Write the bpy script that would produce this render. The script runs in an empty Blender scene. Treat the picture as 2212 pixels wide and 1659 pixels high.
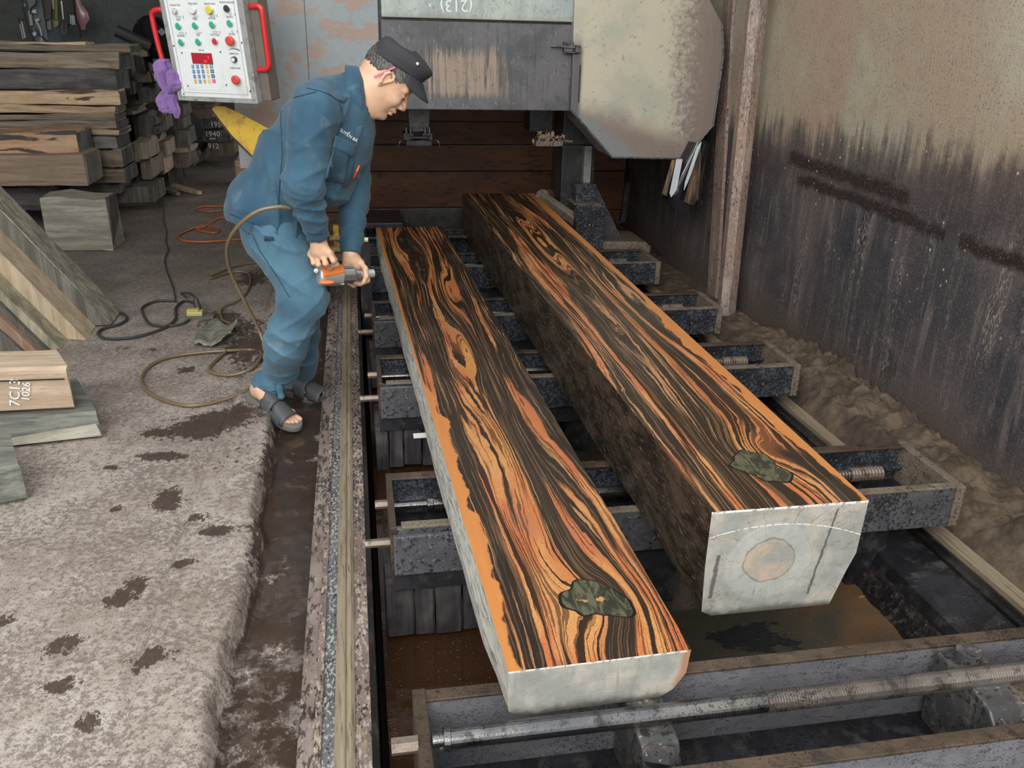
import bpy, math, random
import numpy as np
from mathutils import Vector, Matrix
random.seed(7); np.random.seed(7)
C = bpy.context.scene.collection
R = math.radians
# ------------------------------------------------------------------ camera
FPX = 1850.0; H = 1.5
YAW, PIT, ROL = R(-10.55), R(22.1), R(1.40)
cm = bpy.data.cameras.new('camera'); cam = bpy.data.objects.new('camera', cm); C.objects.link(cam)
cm.sensor_width = 36; cm.lens = FPX/2212*36; cm.clip_start = .05
MR = Matrix.Rotation(YAW,3,'Z') @ Matrix.Rotation(math.pi/2-PIT,3,'X') @ Matrix.Rotation(ROL,3,'Z')
cam.matrix_world = Matrix.Translation((0,0,H)) @ MR.to_4x4()
bpy.context.scene.camera = cam
# ------------------------------------------------------------------ world and light
w = bpy.data.worlds.new('world'); bpy.context.scene.world = w; w.use_nodes = True
bg = w.node_tree.nodes['Background']; bg.inputs[0].default_value = (.93,.97,1,1); bg.inputs[1].default_value = 1.2
def area(name, loc, target, size, sy, power, col=(1,1,1)):
    l = bpy.data.lights.new(name,'AREA'); l.shape='RECTANGLE'; l.size=size; l.size_y=sy; l.energy=power; l.color=col
    o = bpy.data.objects.new(name,l); C.objects.link(o); o.location=loc
    o.rotation_euler = (Vector(target)-Vector(loc)).to_track_quat('-Z','Y').to_euler(); return o
area('daylight_doorway', (-1.6,-2.2,3.6), (0.0,2.2,.2), 4.5, 2.6, 170, (1,.985,.96))
sc = bpy.context.scene
sc.view_settings.view_transform='Standard'; sc.view_settings.look='None'; sc.view_settings.gamma=1
sc.view_settings.exposure = .55; sc.view_settings.use_curve_mapping=False

# ------------------------------------------------------------------ pixel to world
def ray(px,py): return MR @ Vector(((px-1106)/FPX, -(py-829.5)/FPX, -1))
def PZ(px,py,z=0.0):
    d = ray(px,py); t=(z-H)/d.z; return Vector((t*d.x,t*d.y,z))
def PY(px,py,Y):
    d = ray(px,py); t=Y/d.y; return Vector((t*d.x,Y,H+t*d.z))
def PX(px,py,X):
    d = ray(px,py); t=X/d.x; return Vector((X,t*d.y,H+t*d.z))

# ------------------------------------------------------------------ node materials
class N:
    def __init__(s, nt): s.nt=nt; s.n=nt.nodes; s.l=nt.links
    def _in(s, sock, v):
        if isinstance(v, bpy.types.NodeSocket): s.l.new(v, sock)
        elif v is not None:
            if sock.type=='RGBA' and len(v)==3: v=(*v,1)
            sock.default_value = v
    def m(s, op, a, b=None, c=None, clamp=False):
        x=s.n.new('ShaderNodeMath'); x.operation=op; x.use_clamp=clamp
        for i,v in enumerate((a,b,c)):
            if v is not None: s._in(x.inputs[i], v)
        return x.outputs[0]
    def coord(s, kind='Object'): return s.n.new('ShaderNodeTexCoord').outputs[kind]
    def rnd(s): return s.n.new('ShaderNodeObjectInfo').outputs['Random']
    def map(s, v, scale=(1,1,1), loc=(0,0,0), rot=(0,0,0)):
        x=s.n.new('ShaderNodeMapping'); s._in(x.inputs[0],v); x.inputs[1].default_value=loc; x.inputs[2].default_value=rot; x.inputs[3].default_value=scale
        return x.outputs[0]
    def sep(s, v):
        x=s.n.new('ShaderNodeSeparateXYZ'); s._in(x.inputs[0],v); return x.outputs
    def comb(s, a,b,c):
        x=s.n.new('ShaderNodeCombineXYZ')
        for i,v in enumerate((a,b,c)): s._in(x.inputs[i],v)
        return x.outputs[0]
    def vadd(s,a,b):
        x=s.n.new('ShaderNodeVectorMath'); x.operation='ADD'; s._in(x.inputs[0],a); s._in(x.inputs[1],b); return x.outputs[0]
    def noise(s, v, scale=5, detail=4, rough=.55, dist=0, col=False):
        x=s.n.new('ShaderNodeTexNoise'); s._in(x.inputs['Vector'],v); x.inputs['Scale'].default_value=scale
        x.inputs['Detail'].default_value=detail; x.inputs['Roughness'].default_value=rough; x.inputs['Distortion'].default_value=dist
        return x.outputs['Color' if col else 'Fac']
    def vor(s, v, scale=5, feature='F1', out='Distance', rand=1):
        x=s.n.new('ShaderNodeTexVoronoi'); x.feature=feature; s._in(x.inputs['Vector'],v); x.inputs['Scale'].default_value=scale
        x.inputs['Randomness'].default_value=rand
        return x.outputs[out]
    def ramp(s, f, stops, interp='LINEAR'):
        x=s.n.new('ShaderNodeValToRGB'); s._in(x.inputs[0],f); r=x.color_ramp; r.interpolation=interp
        while len(r.elements)<len(stops): r.elements.new(.5)
        for e,(p,c) in zip(r.elements,stops):
            e.position=p; e.color=(c,c,c,1) if isinstance(c,(int,float)) else (*c,1)
        return x.outputs[0]
    def ss(s, f, a, b):
        x=s.n.new('ShaderNodeMapRange'); x.interpolation_type='SMOOTHSTEP'; s._in(x.inputs[0],f)
        x.inputs[1].default_value=a; x.inputs[2].default_value=b; return x.outputs[0]
    def mix(s, f, a, b, mode='MIX'):
        x=s.n.new('ShaderNodeMix'); x.data_type='RGBA'; x.blend_type=mode; s._in(x.inputs[0],f); s._in(x.inputs[6],a); s._in(x.inputs[7],b)
        return x.outputs[2]
    def bump(s, h, strength=.3, dist=.01, normal=None):
        x=s.n.new('ShaderNodeBump'); x.inputs['Strength'].default_value=strength; x.inputs['Distance'].default_value=dist; s._in(x.inputs['Height'],h)
        if normal is not None: s._in(x.inputs['Normal'],normal)
        return x.outputs[0]
def mat(name, build):
    m=bpy.data.materials.new(name); m.use_nodes=True; n=N(m.node_tree); b=m.node_tree.nodes['Principled BSDF']
    r=build(n)
    for k,v in r.items(): n._in(b.inputs[k], v)
    return m
def plain(name, col, rough=.5, metal=0, bump=0, bs=200, coat=0, vary=.12):
    def f(n):
        v=n.coord(); k=n.noise(v,12,4); c=n.mix(n.m('MULTIPLY',k,vary*4,clamp=True), tuple(x*(1-vary) for x in col), tuple(min(1,x*(1+vary)) for x in col))
        d={'Base Color':c,'Roughness':rough,'Metallic':metal,'Coat Weight':coat}
        if bump: d['Normal']=n.bump(n.noise(v,bs,2),bump,.002)
        return d
    return mat(name,f)
def grime(name, c1, c2, c3, sc=(6,6,6), stretch=(1,1,1), rough=(.35,.75), metal=.0, spat=.5, bump=.35, spscale=90, spcol=(.01,.01,.012), extra=None, light=None):
    """painted or bare steel with two-scale blotches, dark wet spatter and bump"""
    def f(n):
        v=n.map(n.coord(),stretch); a=n.noise(v,sc[0],6,.6); b=n.noise(n.map(n.coord(),stretch,(3,7,1)),sc[1]*3,5,.65)
        c=n.mix(n.ss(a,.4,.62),c1,c2); c=n.mix(n.ss(b,.5,.66),c,c3)
        sp=n.noise(n.map(n.coord(),stretch),spscale*2.2,3,.6); msk=n.noise(n.coord(),sc[2],3)
        thr=n.ss(n.m('ADD',sp,n.m('MULTIPLY',msk,.5)), .95-spat*.28, .99-spat*.28)
        c=n.mix(n.m('MULTIPLY',thr,.7),c,spcol)
        if light:
            s2=n.noise(n.map(n.coord(),stretch,(9,2,4)),spscale*2.6,2,.6); l2=n.ss(n.m('ADD',s2,n.m('MULTIPLY',b,.35)),.86-light[0]*.2,.9-light[0]*.2); c=n.mix(n.m('MULTIPLY',l2,.6),c,light[1])
        ro=n.m('ADD',rough[0],n.m('MULTIPLY',n.noise(v,14,4),rough[1]-rough[0])); ro=n.mix(thr,ro,(.2,.2,.2))
        return {'Base Color':c,'Roughness':ro,'Metallic':metal,'Normal':n.bump(n.m('ADD',b,n.m('MULTIPLY',sp,.6)),bump,.004)}
    return mat(name,f)
def timber(name, lo, hi, axis='X', streak=None, bump=.5, vary=.5):
    def f(n):
        st={'X':(1.2,14,14),'Y':(14,1.2,14),'Z':(14,14,1.2)}[axis]
        o=n.coord(); r=n.rnd(); v=n.vadd(n.map(o,st),n.comb(n.m('MULTIPLY',r,31),n.m('MULTIPLY',r,17),n.m('MULTIPLY',r,53)))
        a=n.noise(v,1.6,6,.62,.6); b=n.noise(v,6,5,.7); g=n.noise(n.vadd(o,n.comb(r,r,r)),5,3)
        c=n.mix(n.ss(a,.36,.66),lo,hi); c=n.mix(n.m('MULTIPLY',n.ss(b,.5,.75),.55),c,tuple(x*.35 for x in lo))
        c=n.mix(n.m('MULTIPLY',n.ss(g,.45,.65),.22),c,(.26,.24,.21))
        if streak: c=n.mix(n.ss(n.noise(v,.9,5,.6,1.2),.54,.58),c,streak)
        hsv=n.n.new('ShaderNodeHueSaturation'); n._in(hsv.inputs['Color'],c); n._in(hsv.inputs['Value'],n.m('ADD',1-vary/2,n.m('MULTIPLY',r,vary)))
        return {'Base Color':hsv.outputs[0],'Roughness':.8,'Normal':n.bump(n.m('ADD',a,b),bump,.006)}
    return mat(name,f)

def ebony(name, W, L, gauss, sapside, sapw, sapend=1.5, off=0.0):
    """striped figured heartwood; object x runs across, y along from the near end"""
    def f(n):
        o=n.coord(); x,y,z=n.sep(o)
        F=x
        w1=n.noise(n.map(o,(2.0,.34,2.0),(off,off,0)),1.6,2,.5); F=n.m('ADD',F,n.m('MULTIPLY',n.m('SUBTRACT',w1,.5),.13))
        w2=n.noise(n.map(o,(3,.5,3),(off+5,off,2)),4,3,.5); F=n.m('ADD',F,n.m('MULTIPLY',n.m('SUBTRACT',w2,.5),.034))
        w3=n.noise(n.map(o,(5,1.1,5),(off+9,off,4)),13,3,.6); F=n.m('ADD',F,n.m('MULTIPLY',n.m('SUBTRACT',w3,.5),.009))
        cmask=0.0
        for (gx,gy,sx,sy,A) in gauss:
            dx=n.m('DIVIDE',n.m('SUBTRACT',x,gx),sx); dy=n.m('DIVIDE',n.m('SUBTRACT',y,gy),sy)
            e=n.m('EXPONENT',n.m('MULTIPLY',n.m('ADD',n.m('MULTIPLY',dx,dx),n.m('MULTIPLY',dy,dy)),-1))
            F=n.m('ADD',F,n.m('MULTIPLY',e,A)); cmask=n.m('ADD',cmask,n.m('MULTIPLY',e,min(1,abs(A)*10)))
        vv=n.comb(F,n.m('MULTIPLY',y,.022),off); vf=n.comb(F,n.m('MULTIPLY',y,.009),off)
        n1=n.noise(vv,21,2,.5); n2=n.noise(n.vadd(vf,(3,0,0)),70,2,.5); n3=n.noise(n.vadd(vf,(7,0,0)),175,2,.55)
        broad=n.noise(n.comb(n.m('MULTIPLY',F,1.0),n.m('MULTIPLY',y,.09),off+3),7.5,2,.5)
        z1=n.m('ADD',n.m('ADD',n.m('MULTIPLY',n1,.50),n.m('MULTIPLY',broad,.45)),n.m('ADD',n.m('MULTIPLY',cmask,.04),n.m('MULTIPLY',n2,.12)))
        zone=n.ss(z1,.556,.580)
        dark=n.mix(n.noise(n.map(o,(1,.3,1)),6,3),(.012,.009,.006),(.045,.026,.015))
        line=n.ss(n3,.53,.58); line2=n.ss(n2,.52,.58)
        dark=n.mix(n.m('MULTIPLY',line,.6),dark,(.17,.10,.05)); dark=n.mix(n.m('MULTIPLY',n.m('MULTIPLY',line2,line),.85),dark,(.48,.24,.11))
        org=n.mix(n.ss(n.noise(n.comb(F,n.m('MULTIPLY',y,.2),0),14,2),.42,.6),(.52,.15,.055),(.60,.27,.10))
        gold=n.mix(n.noise(o,9,3),(.50,.24,.05),(.66,.36,.10)); org=n.mix(n.m('MULTIPLY',cmask,.75,clamp=True),org,gold)
        dl=n.ss(n2,.43,.46); dl3=n.ss(n3,.44,.47)
        org=n.mix(dl,(.03,.016,.008),org); org=n.mix(dl3,n.mix(.25,(.05,.02,.01),org),org)
        c=n.mix(zone,dark,org)
        # curly specks
        sp=n.noise(n.map(o,(9,3,9)),9,4,.6,2.5); c=n.mix(n.m('MULTIPLY',n.ss(n.m('ABSOLUTE',n.m('SUBTRACT',sp,.5)),.02,.0),n.m('MULTIPLY',zone,.75)),c,(.05,.022,.01))
        dust=n.ss(n.noise(n.map(o,(3,1,3)),3,4),.55,.75); c=n.mix(n.m('MULTIPLY',dust,.12),c,(.22,.19,.17))
        if sapside:
            half=W/2; ed=n.m('SUBTRACT',half,x) if sapside>0 else n.m('ADD',half,x)
            thr=n.m('MULTIPLY_ADD',n.m('SUBTRACT',n.noise(n.comb(0,n.m('MULTIPLY',y,1.0),off),3.2,4),.46),sapw*5.5,sapw*.9)
            fade=n.ss(y,sapend,sapend-.35); thr=n.m('MULTIPLY',thr,fade)
            sm=n.ss(n.m('SUBTRACT',thr,ed),-.002,.004)
            sap=n.mix(n.noise(n.map(o,(30,2,30)),3,3),(.50,.17,.045),(.60,.25,.07)); c=n.mix(sm,c,sap)
        ro=n.m('ADD',.24,n.m('MULTIPLY',n.noise(o,5,4),.28))
        return {'Base Color':c,'Roughness':ro,'Specular IOR Level':.45,'Normal':n.bump(n.noise(n.map(o,(4,1,4)),60,3),.06,.003)}
    return mat(name,f)

# ------------------------------------------------------------------ mesh helpers
def mkmesh(name, V, F, smooth=False):
    me=bpy.data.meshes.new(name); me.from_pydata([tuple(v) for v in V],[],[tuple(f) for f in F]); me.validate(); me.update()
    if smooth: me.polygons.foreach_set('use_smooth',[True]*len(me.polygons))
    return me
def mk(name, VF, material, parent=None, smooth=False, origin=None, label=None, cat=None, group=None, kind=None, bevel=0):
    V,F=VF; V=np.array([tuple(v) for v in V],float)
    if origin is None: origin=np.array([(V[:,0].min()+V[:,0].max())/2,(V[:,1].min()+V[:,1].max())/2,V[:,2].min()])
    origin=np.array(tuple(origin),float)
    me=mkmesh(name,V-origin,F,smooth); me.materials.append(material)
    o=bpy.data.objects.new(name,me); C.objects.link(o); o.location=origin
    if parent is not None:
        p=parent; wl=Vector(p.location); q=p.parent
        while q: wl=wl+q.location; q=q.parent
        o.parent=parent; o.location=Vector(origin)-wl
    if bevel:
        b=o.modifiers.new('bevel','BEVEL'); b.width=bevel; b.segments=2; b.limit_method='ANGLE'
    if label: o['label']=label
    if cat: o['category']=cat
    if group: o['group']=group
    if kind: o['kind']=kind
    return o
def thing(name, loc, label, cat, group=None):
    o=bpy.data.objects.new(name,None); C.objects.link(o); o.location=Vector(loc); o.empty_display_size=.1
    o['label']=label; o['category']=cat
    if group: o['group']=group
    return o
def cat_(*vfs):
    V=[];F=[]
    for v,f in vfs:
        n=len(V); V+= [Vector(x) for x in v]; F+=[tuple(i+n for i in q) for q in f]
    return V,F
def box(x0,x1,y0,y1,z0,z1):
    V=[(x,y,z) for z in(z0,z1) for y in(y0,y1) for x in(x0,x1)]
    return [Vector(v) for v in V],[(0,2,3,1),(4,5,7,6),(0,1,5,4),(2,6,7,3),(0,4,6,2),(1,3,7,5)]
def xf(VF,M): return [M@Vector(v) for v in VF[0]],VF[1]
def cyl(a,b,r,seg=16,r2=None,cap=True):
    a=Vector(a);b=Vector(b);r2=r if r2 is None else r2
    q=(b-a).to_track_quat('Z','Y').to_matrix(); V=[];F=[]
    for p,rr in((a,r),(b,r2)):
        for i in range(seg):
            t=2*math.pi*i/seg; V.append(p+q@Vector((rr*math.cos(t),rr*math.sin(t),0)))
    for i in range(seg):
        j=(i+1)%seg; F.append((i,j,j+seg,i+seg))
    if cap: F.append(tuple(range(seg))[::-1]); F.append(tuple(range(seg,2*seg)))
    return V,F
def rev(a,b,prof,seg=20):
    """revolve list (t,r) between a and b"""
    a=Vector(a);b=Vector(b);q=(b-a).to_track_quat('Z','Y').to_matrix();V=[];F=[]
    for t,r in prof:
        p=a.lerp(b,t)
        for i in range(seg):
            u=2*math.pi*i/seg; V.append(p+q@Vector((r*math.cos(u),r*math.sin(u),0)))
    for k in range(len(prof)-1):
        for i in range(seg):
            j=(i+1)%seg; F.append((k*seg+i,k*seg+j,(k+1)*seg+j,(k+1)*seg+i))
    F.append(tuple(range(seg))[::-1]); F.append(tuple(range((len(prof)-1)*seg,len(prof)*seg)))
    return V,F
def spline(P,n=8,closed=False):
    P=[Vector(p) for p in P]; out=[]
    for i in range(len(P)-1):
        p0=P[max(i-1,0)];p1=P[i];p2=P[i+1];p3=P[min(i+2,len(P)-1)]
        for k in range(n):
            t=k/n; out.append(.5*((2*p1)+(p2-p0)*t+(2*p0-5*p1+4*p2-p3)*t*t+(3*p1-p0-3*p2+p3)*t**3))
    out.append(P[-1]); return out
def tube(P,r,seg=8,n=8,raw=False):
    Q=P if raw else spline(P,n); V=[];F=[]; up=Vector((0,0,1)); prev=None
    for i,p in enumerate(Q):
        d=(Q[min(i+1,len(Q)-1)]-Q[max(i-1,0)]).normalized()
        a=d.cross(up if abs(d.z)<.95 else Vector((1,0,0))).normalized() if prev is None else (prev-d*prev.dot(d)).normalized()
        prev=a; b=d.cross(a); rr=r(i/(len(Q)-1)) if callable(r) else r
        for k in range(seg):
            t=2*math.pi*k/seg; V.append(p+a*math.cos(t)*rr+b*math.sin(t)*rr)
    for i in range(len(Q)-1):
        for k in range(seg):
            j=(k+1)%seg; F.append((i*seg+k,i*seg+j,(i+1)*seg+j,(i+1)*seg+k))
    F.append(tuple(range(seg))[::-1]); F.append(tuple(range((len(Q)-1)*seg,len(Q)*seg)))
    return V,F
def prism(poly, vec):
    """poly: list of 3D points; extruded by vec"""
    n=len(poly); poly=[Vector(p) for p in poly]; vec=Vector(vec); V=poly+[p+vec for p in poly]
    return V,[tuple(range(n)),tuple(range(2*n-1,n-1,-1))]+[(i,i+n,(i+1)%n+n,(i+1)%n) for i in range(n)]
def fixn(o):
    import bmesh
    bm=bmesh.new(); bm.from_mesh(o.data); bmesh.ops.recalc_face_normals(bm,faces=bm.faces); bm.to_mesh(o.data); bm.free()
def ibox(x0,x1,y0,y1,z0,z1,axis='X',seg=8,jit=.006,ch=.008,seed=None,taper=0,wedge=0):
    """rough sawn timber: chamfered section swept along axis with jitter"""
    rg=random.Random(seed if seed is not None else hash((round(x0,3),round(y0,3),round(z0,3))))
    if axis=='X': L0,L1,a0,a1=x0,x1,y0,y1
    elif axis=='Y': L0,L1,a0,a1=y0,y1,x0,x1
    else: L0,L1,a0,a1=z0,z1,x0,x1
    b0,b1=(z0,z1) if axis!='Z' else (y0,y1)
    V=[];F=[]; ch=min(ch,(a1-a0)*.2,(b1-b0)*.2)
    base=[(a0+ch,b0),(a1-ch,b0),(a1,b0+ch),(a1,b1-ch),(a1-ch,b1),(a0+ch,b1),(a0,b1-ch),(a0,b0+ch)]
    wob=[rg.uniform(0,6.28) for _ in range(4)]
    for i in range(seg+1):
        t=i/seg; l=L0+(L1-L0)*t
        if i in(0,seg): l+=rg.uniform(-jit,jit)
        dz=math.sin(wob[0]+t*5)*jit*1.2
        for k,(a,b) in enumerate(base):
            jb=rg.uniform(-jit,jit)*.6; ja=rg.uniform(-jit,jit)*.6
            bb=b+jb
            if b>(b0+b1)/2: bb+=dz - taper*t*(b1-b0)
            else: bb+=wedge*t*(b1-b0); 
            if b<=(b0+b1)/2: bb=max(bb,b)
            aa=a+ja; le=l+rg.uniform(-jit,jit)*(1 if i in(0,seg) else 0)
            V.append({'X':(le,aa,bb),'Y':(aa,le,bb),'Z':(aa,bb,le)}[axis])
    for i in range(seg):
        for k in range(8):
            j=(k+1)%8; F.append((i*8+k,i*8+j,(i+1)*8+j,(i+1)*8+k))
    F.append(tuple(range(8))[::-1]); F.append(tuple(range(seg*8,seg*8+8)))
    return [Vector(v) for v in V],F
def hsh(ix,iy,s=0):
    n=np.sin(ix*127.1+iy*311.7+s*74.7)*43758.5453; return n-np.floor(n)
def vnoise(x,y,s=0):
    ix=np.floor(x);iy=np.floor(y);fx=x-ix;fy=y-iy;fx=fx*fx*(3-2*fx);fy=fy*fy*(3-2*fy)
    return (hsh(ix,iy,s)*(1-fx)+hsh(ix+1,iy,s)*fx)*(1-fy)+(hsh(ix,iy+1,s)*(1-fx)+hsh(ix+1,iy+1,s)*fx)*fy
def fbm(x,y,o=4,s=0):
    r=0;a=.5
    for i in range(o): r=r+a*vnoise(x*2**i,y*2**i,s+i);a*=.5
    return r
def grid(xs,ys,zf):
    X,Y=np.meshgrid(xs,ys); Z=zf(X,Y); V=np.stack([X.ravel(),Y.ravel(),Z.ravel()],1); nx=len(xs);ny=len(ys)
    F=[(j*nx+i,j*nx+i+1,(j+1)*nx+i+1,(j+1)*nx+i) for j in range(ny-1) for i in range(nx-1)]
    return V,F
fontdata=None
def text(name, s, size, M, material, parent, ext=.0006, align='CENTER'):
    cu=bpy.data.curves.new(name,'FONT'); cu.body=s; cu.size=size; cu.align_x=align; cu.align_y='CENTER'; cu.extrude=ext; cu.resolution_u=2
    t=bpy.data.objects.new(name,cu); C.objects.link(t); bpy.context.view_layer.update()
    me=bpy.data.meshes.new_from_object(t.evaluated_get(bpy.context.evaluated_depsgraph_get())); bpy.data.objects.remove(t)
    V=[M@v.co for v in me.vertices]; F=[tuple(p.vertices) for p in me.polygons]
    if not V: return None
    return mk(name,(V,F),material,parent)
def frame(origin, xd, yd):
    xd=Vector(xd).normalized(); zd=xd.cross(Vector(yd)).normalized(); yd=zd.cross(xd)
    M=Matrix((xd,yd,zd)).transposed().to_4x4(); M.translation=Vector(origin); return M
# ================================================================== SETTING
def lerpc(y, pts):
    ys=[p[0] for p in pts]; xs=[p[1] for p in pts]; return np.interp(y,ys,xs)
HL=[(0,-.56),(1.5,-.577),(2.1,-.61),(3.1,-.59),(3.8,-.556),(5.2,-.52),(7,-.54)]
HR=[(0,-.41),(1.5,-.394),(2.05,-.365),(2.6,-.369),(3.1,-.371),(4.2,-.41),(7,-.42)]
def floorz(X,Y):
    wob=(fbm(X*6,Y*3,3,2)-.5)*.05
    a=lerpc(Y,HL)+wob*.5; b=lerpc(Y,HR)+wob*1.4+(fbm(Y*14,Y*0+3,3,4)-.5)*.03
    up=np.clip((X-a)/.02,0,1); up=up*up*(3-2*up); dn=np.clip((X-b)/.016,0,1); dn=dn*dn*(3-2*dn)
    z=up*.022*np.clip((7.5-Y)/1,0,1)-dn*.092*np.clip((8-Y)/1,0,1)
    z=z+(fbm(X*5,Y*5,3,1)-.5)*.006+(fbm(X*22,Y*22,3,5)-.5)*.003*(1+up)-.012*np.exp(-((X-a)/.012)**2)*np.clip((6-Y),0,1)
    crack=np.exp(-((X-b)/.008)**2)*.02*np.clip((7-Y),0,1)
    return z-crack
def floor_mat(n):
    o=n.coord(); x,y,z=n.sep(o)
    a=n.noise(o,2.2,6,.6); b=n.noise(o,24,5,.65); c3=n.noise(n.map(o,(3,1,1)),9,5,.6); g=n.noise(o,140,2,.6)
    c=n.mix(n.ss(a,.35,.65),(.285,.230,.190),(.43,.37,.32)); c=n.mix(n.m('MULTIPLY',n.ss(b,.48,.7),.55),c,(.54,.48,.43)); mot=n.noise(n.map(o,(1,1,1),(7,3,0)),55,5,.75); c=n.mix(n.m('MULTIPLY',n.ss(n.m('ADD',mot,n.m('MULTIPLY',n.noise(o,4.5,3),.35)),.66,.74),.7),c,(.14,.108,.088)); c=n.mix(n.m('MULTIPLY',n.ss(mot,.40,.30),.6),c,(.58,.54,.49))
    c=n.mix(n.m('MULTIPLY',n.ss(c3,.5,.72),.55),c,(.15,.115,.095))
    far=n.ss(y,3.0,6.5); c=n.mix(n.m('MULTIPLY',far,.5),c,(.10,.078,.066))  # floor darkens towards the back, daylight falloff painted into the colour
    c=n.mix(n.m('MULTIPLY',n.ss(g,.56,.64),.5),c,(.07,.055,.048))
    # wet patches
    w=n.noise(n.map(o,(1,1.0,1)),3.3,5,.55,.25); w2=n.noise(o,38,4,.7)
    near=n.m('ADD',n.m('MULTIPLY',n.m('MULTIPLY',n.ss(x,-1.05,-.55),.135),n.m('MULTIPLY_ADD',n.ss(y,1.9,3.0),.75,.25)),n.m('MULTIPLY',n.ss(x,-.41,-.36),.3))
    pg=0.0
    for (a_,b_,rx_,ry_) in PUD:
        dx=n.m('DIVIDE',n.m('SUBTRACT',x,a_),rx_); dy=n.m('DIVIDE',n.m('SUBTRACT',y,b_),ry_)
        pg=n.m('ADD',pg,n.m('EXPONENT',n.m('MULTIPLY',n.m('ADD',n.m('MULTIPLY',dx,dx),n.m('MULTIPLY',dy,dy)),-1)))
    tex=n.noise(n.map(o,(1.6,1,1),(3,1,0)),26,5,.75)
    wet=n.ss(n.m('ADD',n.m('ADD',n.m('MULTIPLY',w,.6),n.m('MULTIPLY',tex,.85)),n.m('ADD',n.m('MULTIPLY',pg,.36),n.m('MULTIPLY',near,.75))),.985,1.01)
    ch=n.ss(n.m('ADD',n.m('MULTIPLY',z,-1),n.m('MULTIPLY',n.m('SUBTRACT',n.noise(o,7,5,.7),.5),.16)),.035,.06)
    nearc=n.ss(y,2.5,1.3); dry=n.m('MULTIPLY',n.ss(n.noise(o,11,5,.7),.5,.6),nearc); ch=n.m('SUBTRACT',ch,n.m('MULTIPLY',dry,.8),clamp=True)
    wetc=n.mix(n.noise(o,18,4),(.035,.022,.016),(.075,.05,.036))
    m=n.m('MAXIMUM',n.m('MULTIPLY',wet,.88),ch); c=n.mix(m,c,wetc)
    ro=n.mix(m,n.mix(b,(.8,.8,.8),(.6,.6,.6)),n.mix(ch,(.3,.3,.3),(.09,.09,.09)))
    hgt=n.m('MULTIPLY',n.m('ADD',n.m('ADD',n.m('MULTIPLY',b,.5),n.m('MULTIPLY',g,.7)),n.m('MULTIPLY',mot,.9)),n.m('SUBTRACT',1,n.m('MULTIPLY',m,.85)))
    return {'Base Color':c,'Roughness':ro,'Normal':n.bump(hgt,.38,.005)}
PUD=[]
for (px_,py_,rx_,ry_) in ((140,1065,.07,.05),(365,1075,.06,.09),(290,1265,.05,.07),(250,1300,.04,.04),(140,1390,.06,.05),(130,1480,.05,.04),(190,1560,.05,.05),(15,1340,.05,.05),(355,985,.11,.05),(330,935,.08,.06),(440,930,.12,.10),(270,750,.07,.06),(330,755,.06,.05),(400,800,.07,.06),(470,690,.16,.2),(545,600,.15,.2),(500,905,.14,.12),(395,1230,.05,.03),(420,1130,.05,.03),(540,750,.14,.3),(250,1100,.03,.03),(470,1160,.05,.03),(330,1430,.06,.05),(240,1010,.05,.03)):
    q_=PZ(px_,py_,0); PUD.append((q_.x,q_.y,rx_,ry_))
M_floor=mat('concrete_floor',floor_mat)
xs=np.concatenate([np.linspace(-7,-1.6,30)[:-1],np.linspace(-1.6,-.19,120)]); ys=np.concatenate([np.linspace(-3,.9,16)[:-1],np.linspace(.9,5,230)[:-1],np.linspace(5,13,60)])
mk('floor',grid(xs,ys,floorz),M_floor,smooth=True,kind='structure',origin=(0,0,0))
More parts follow.
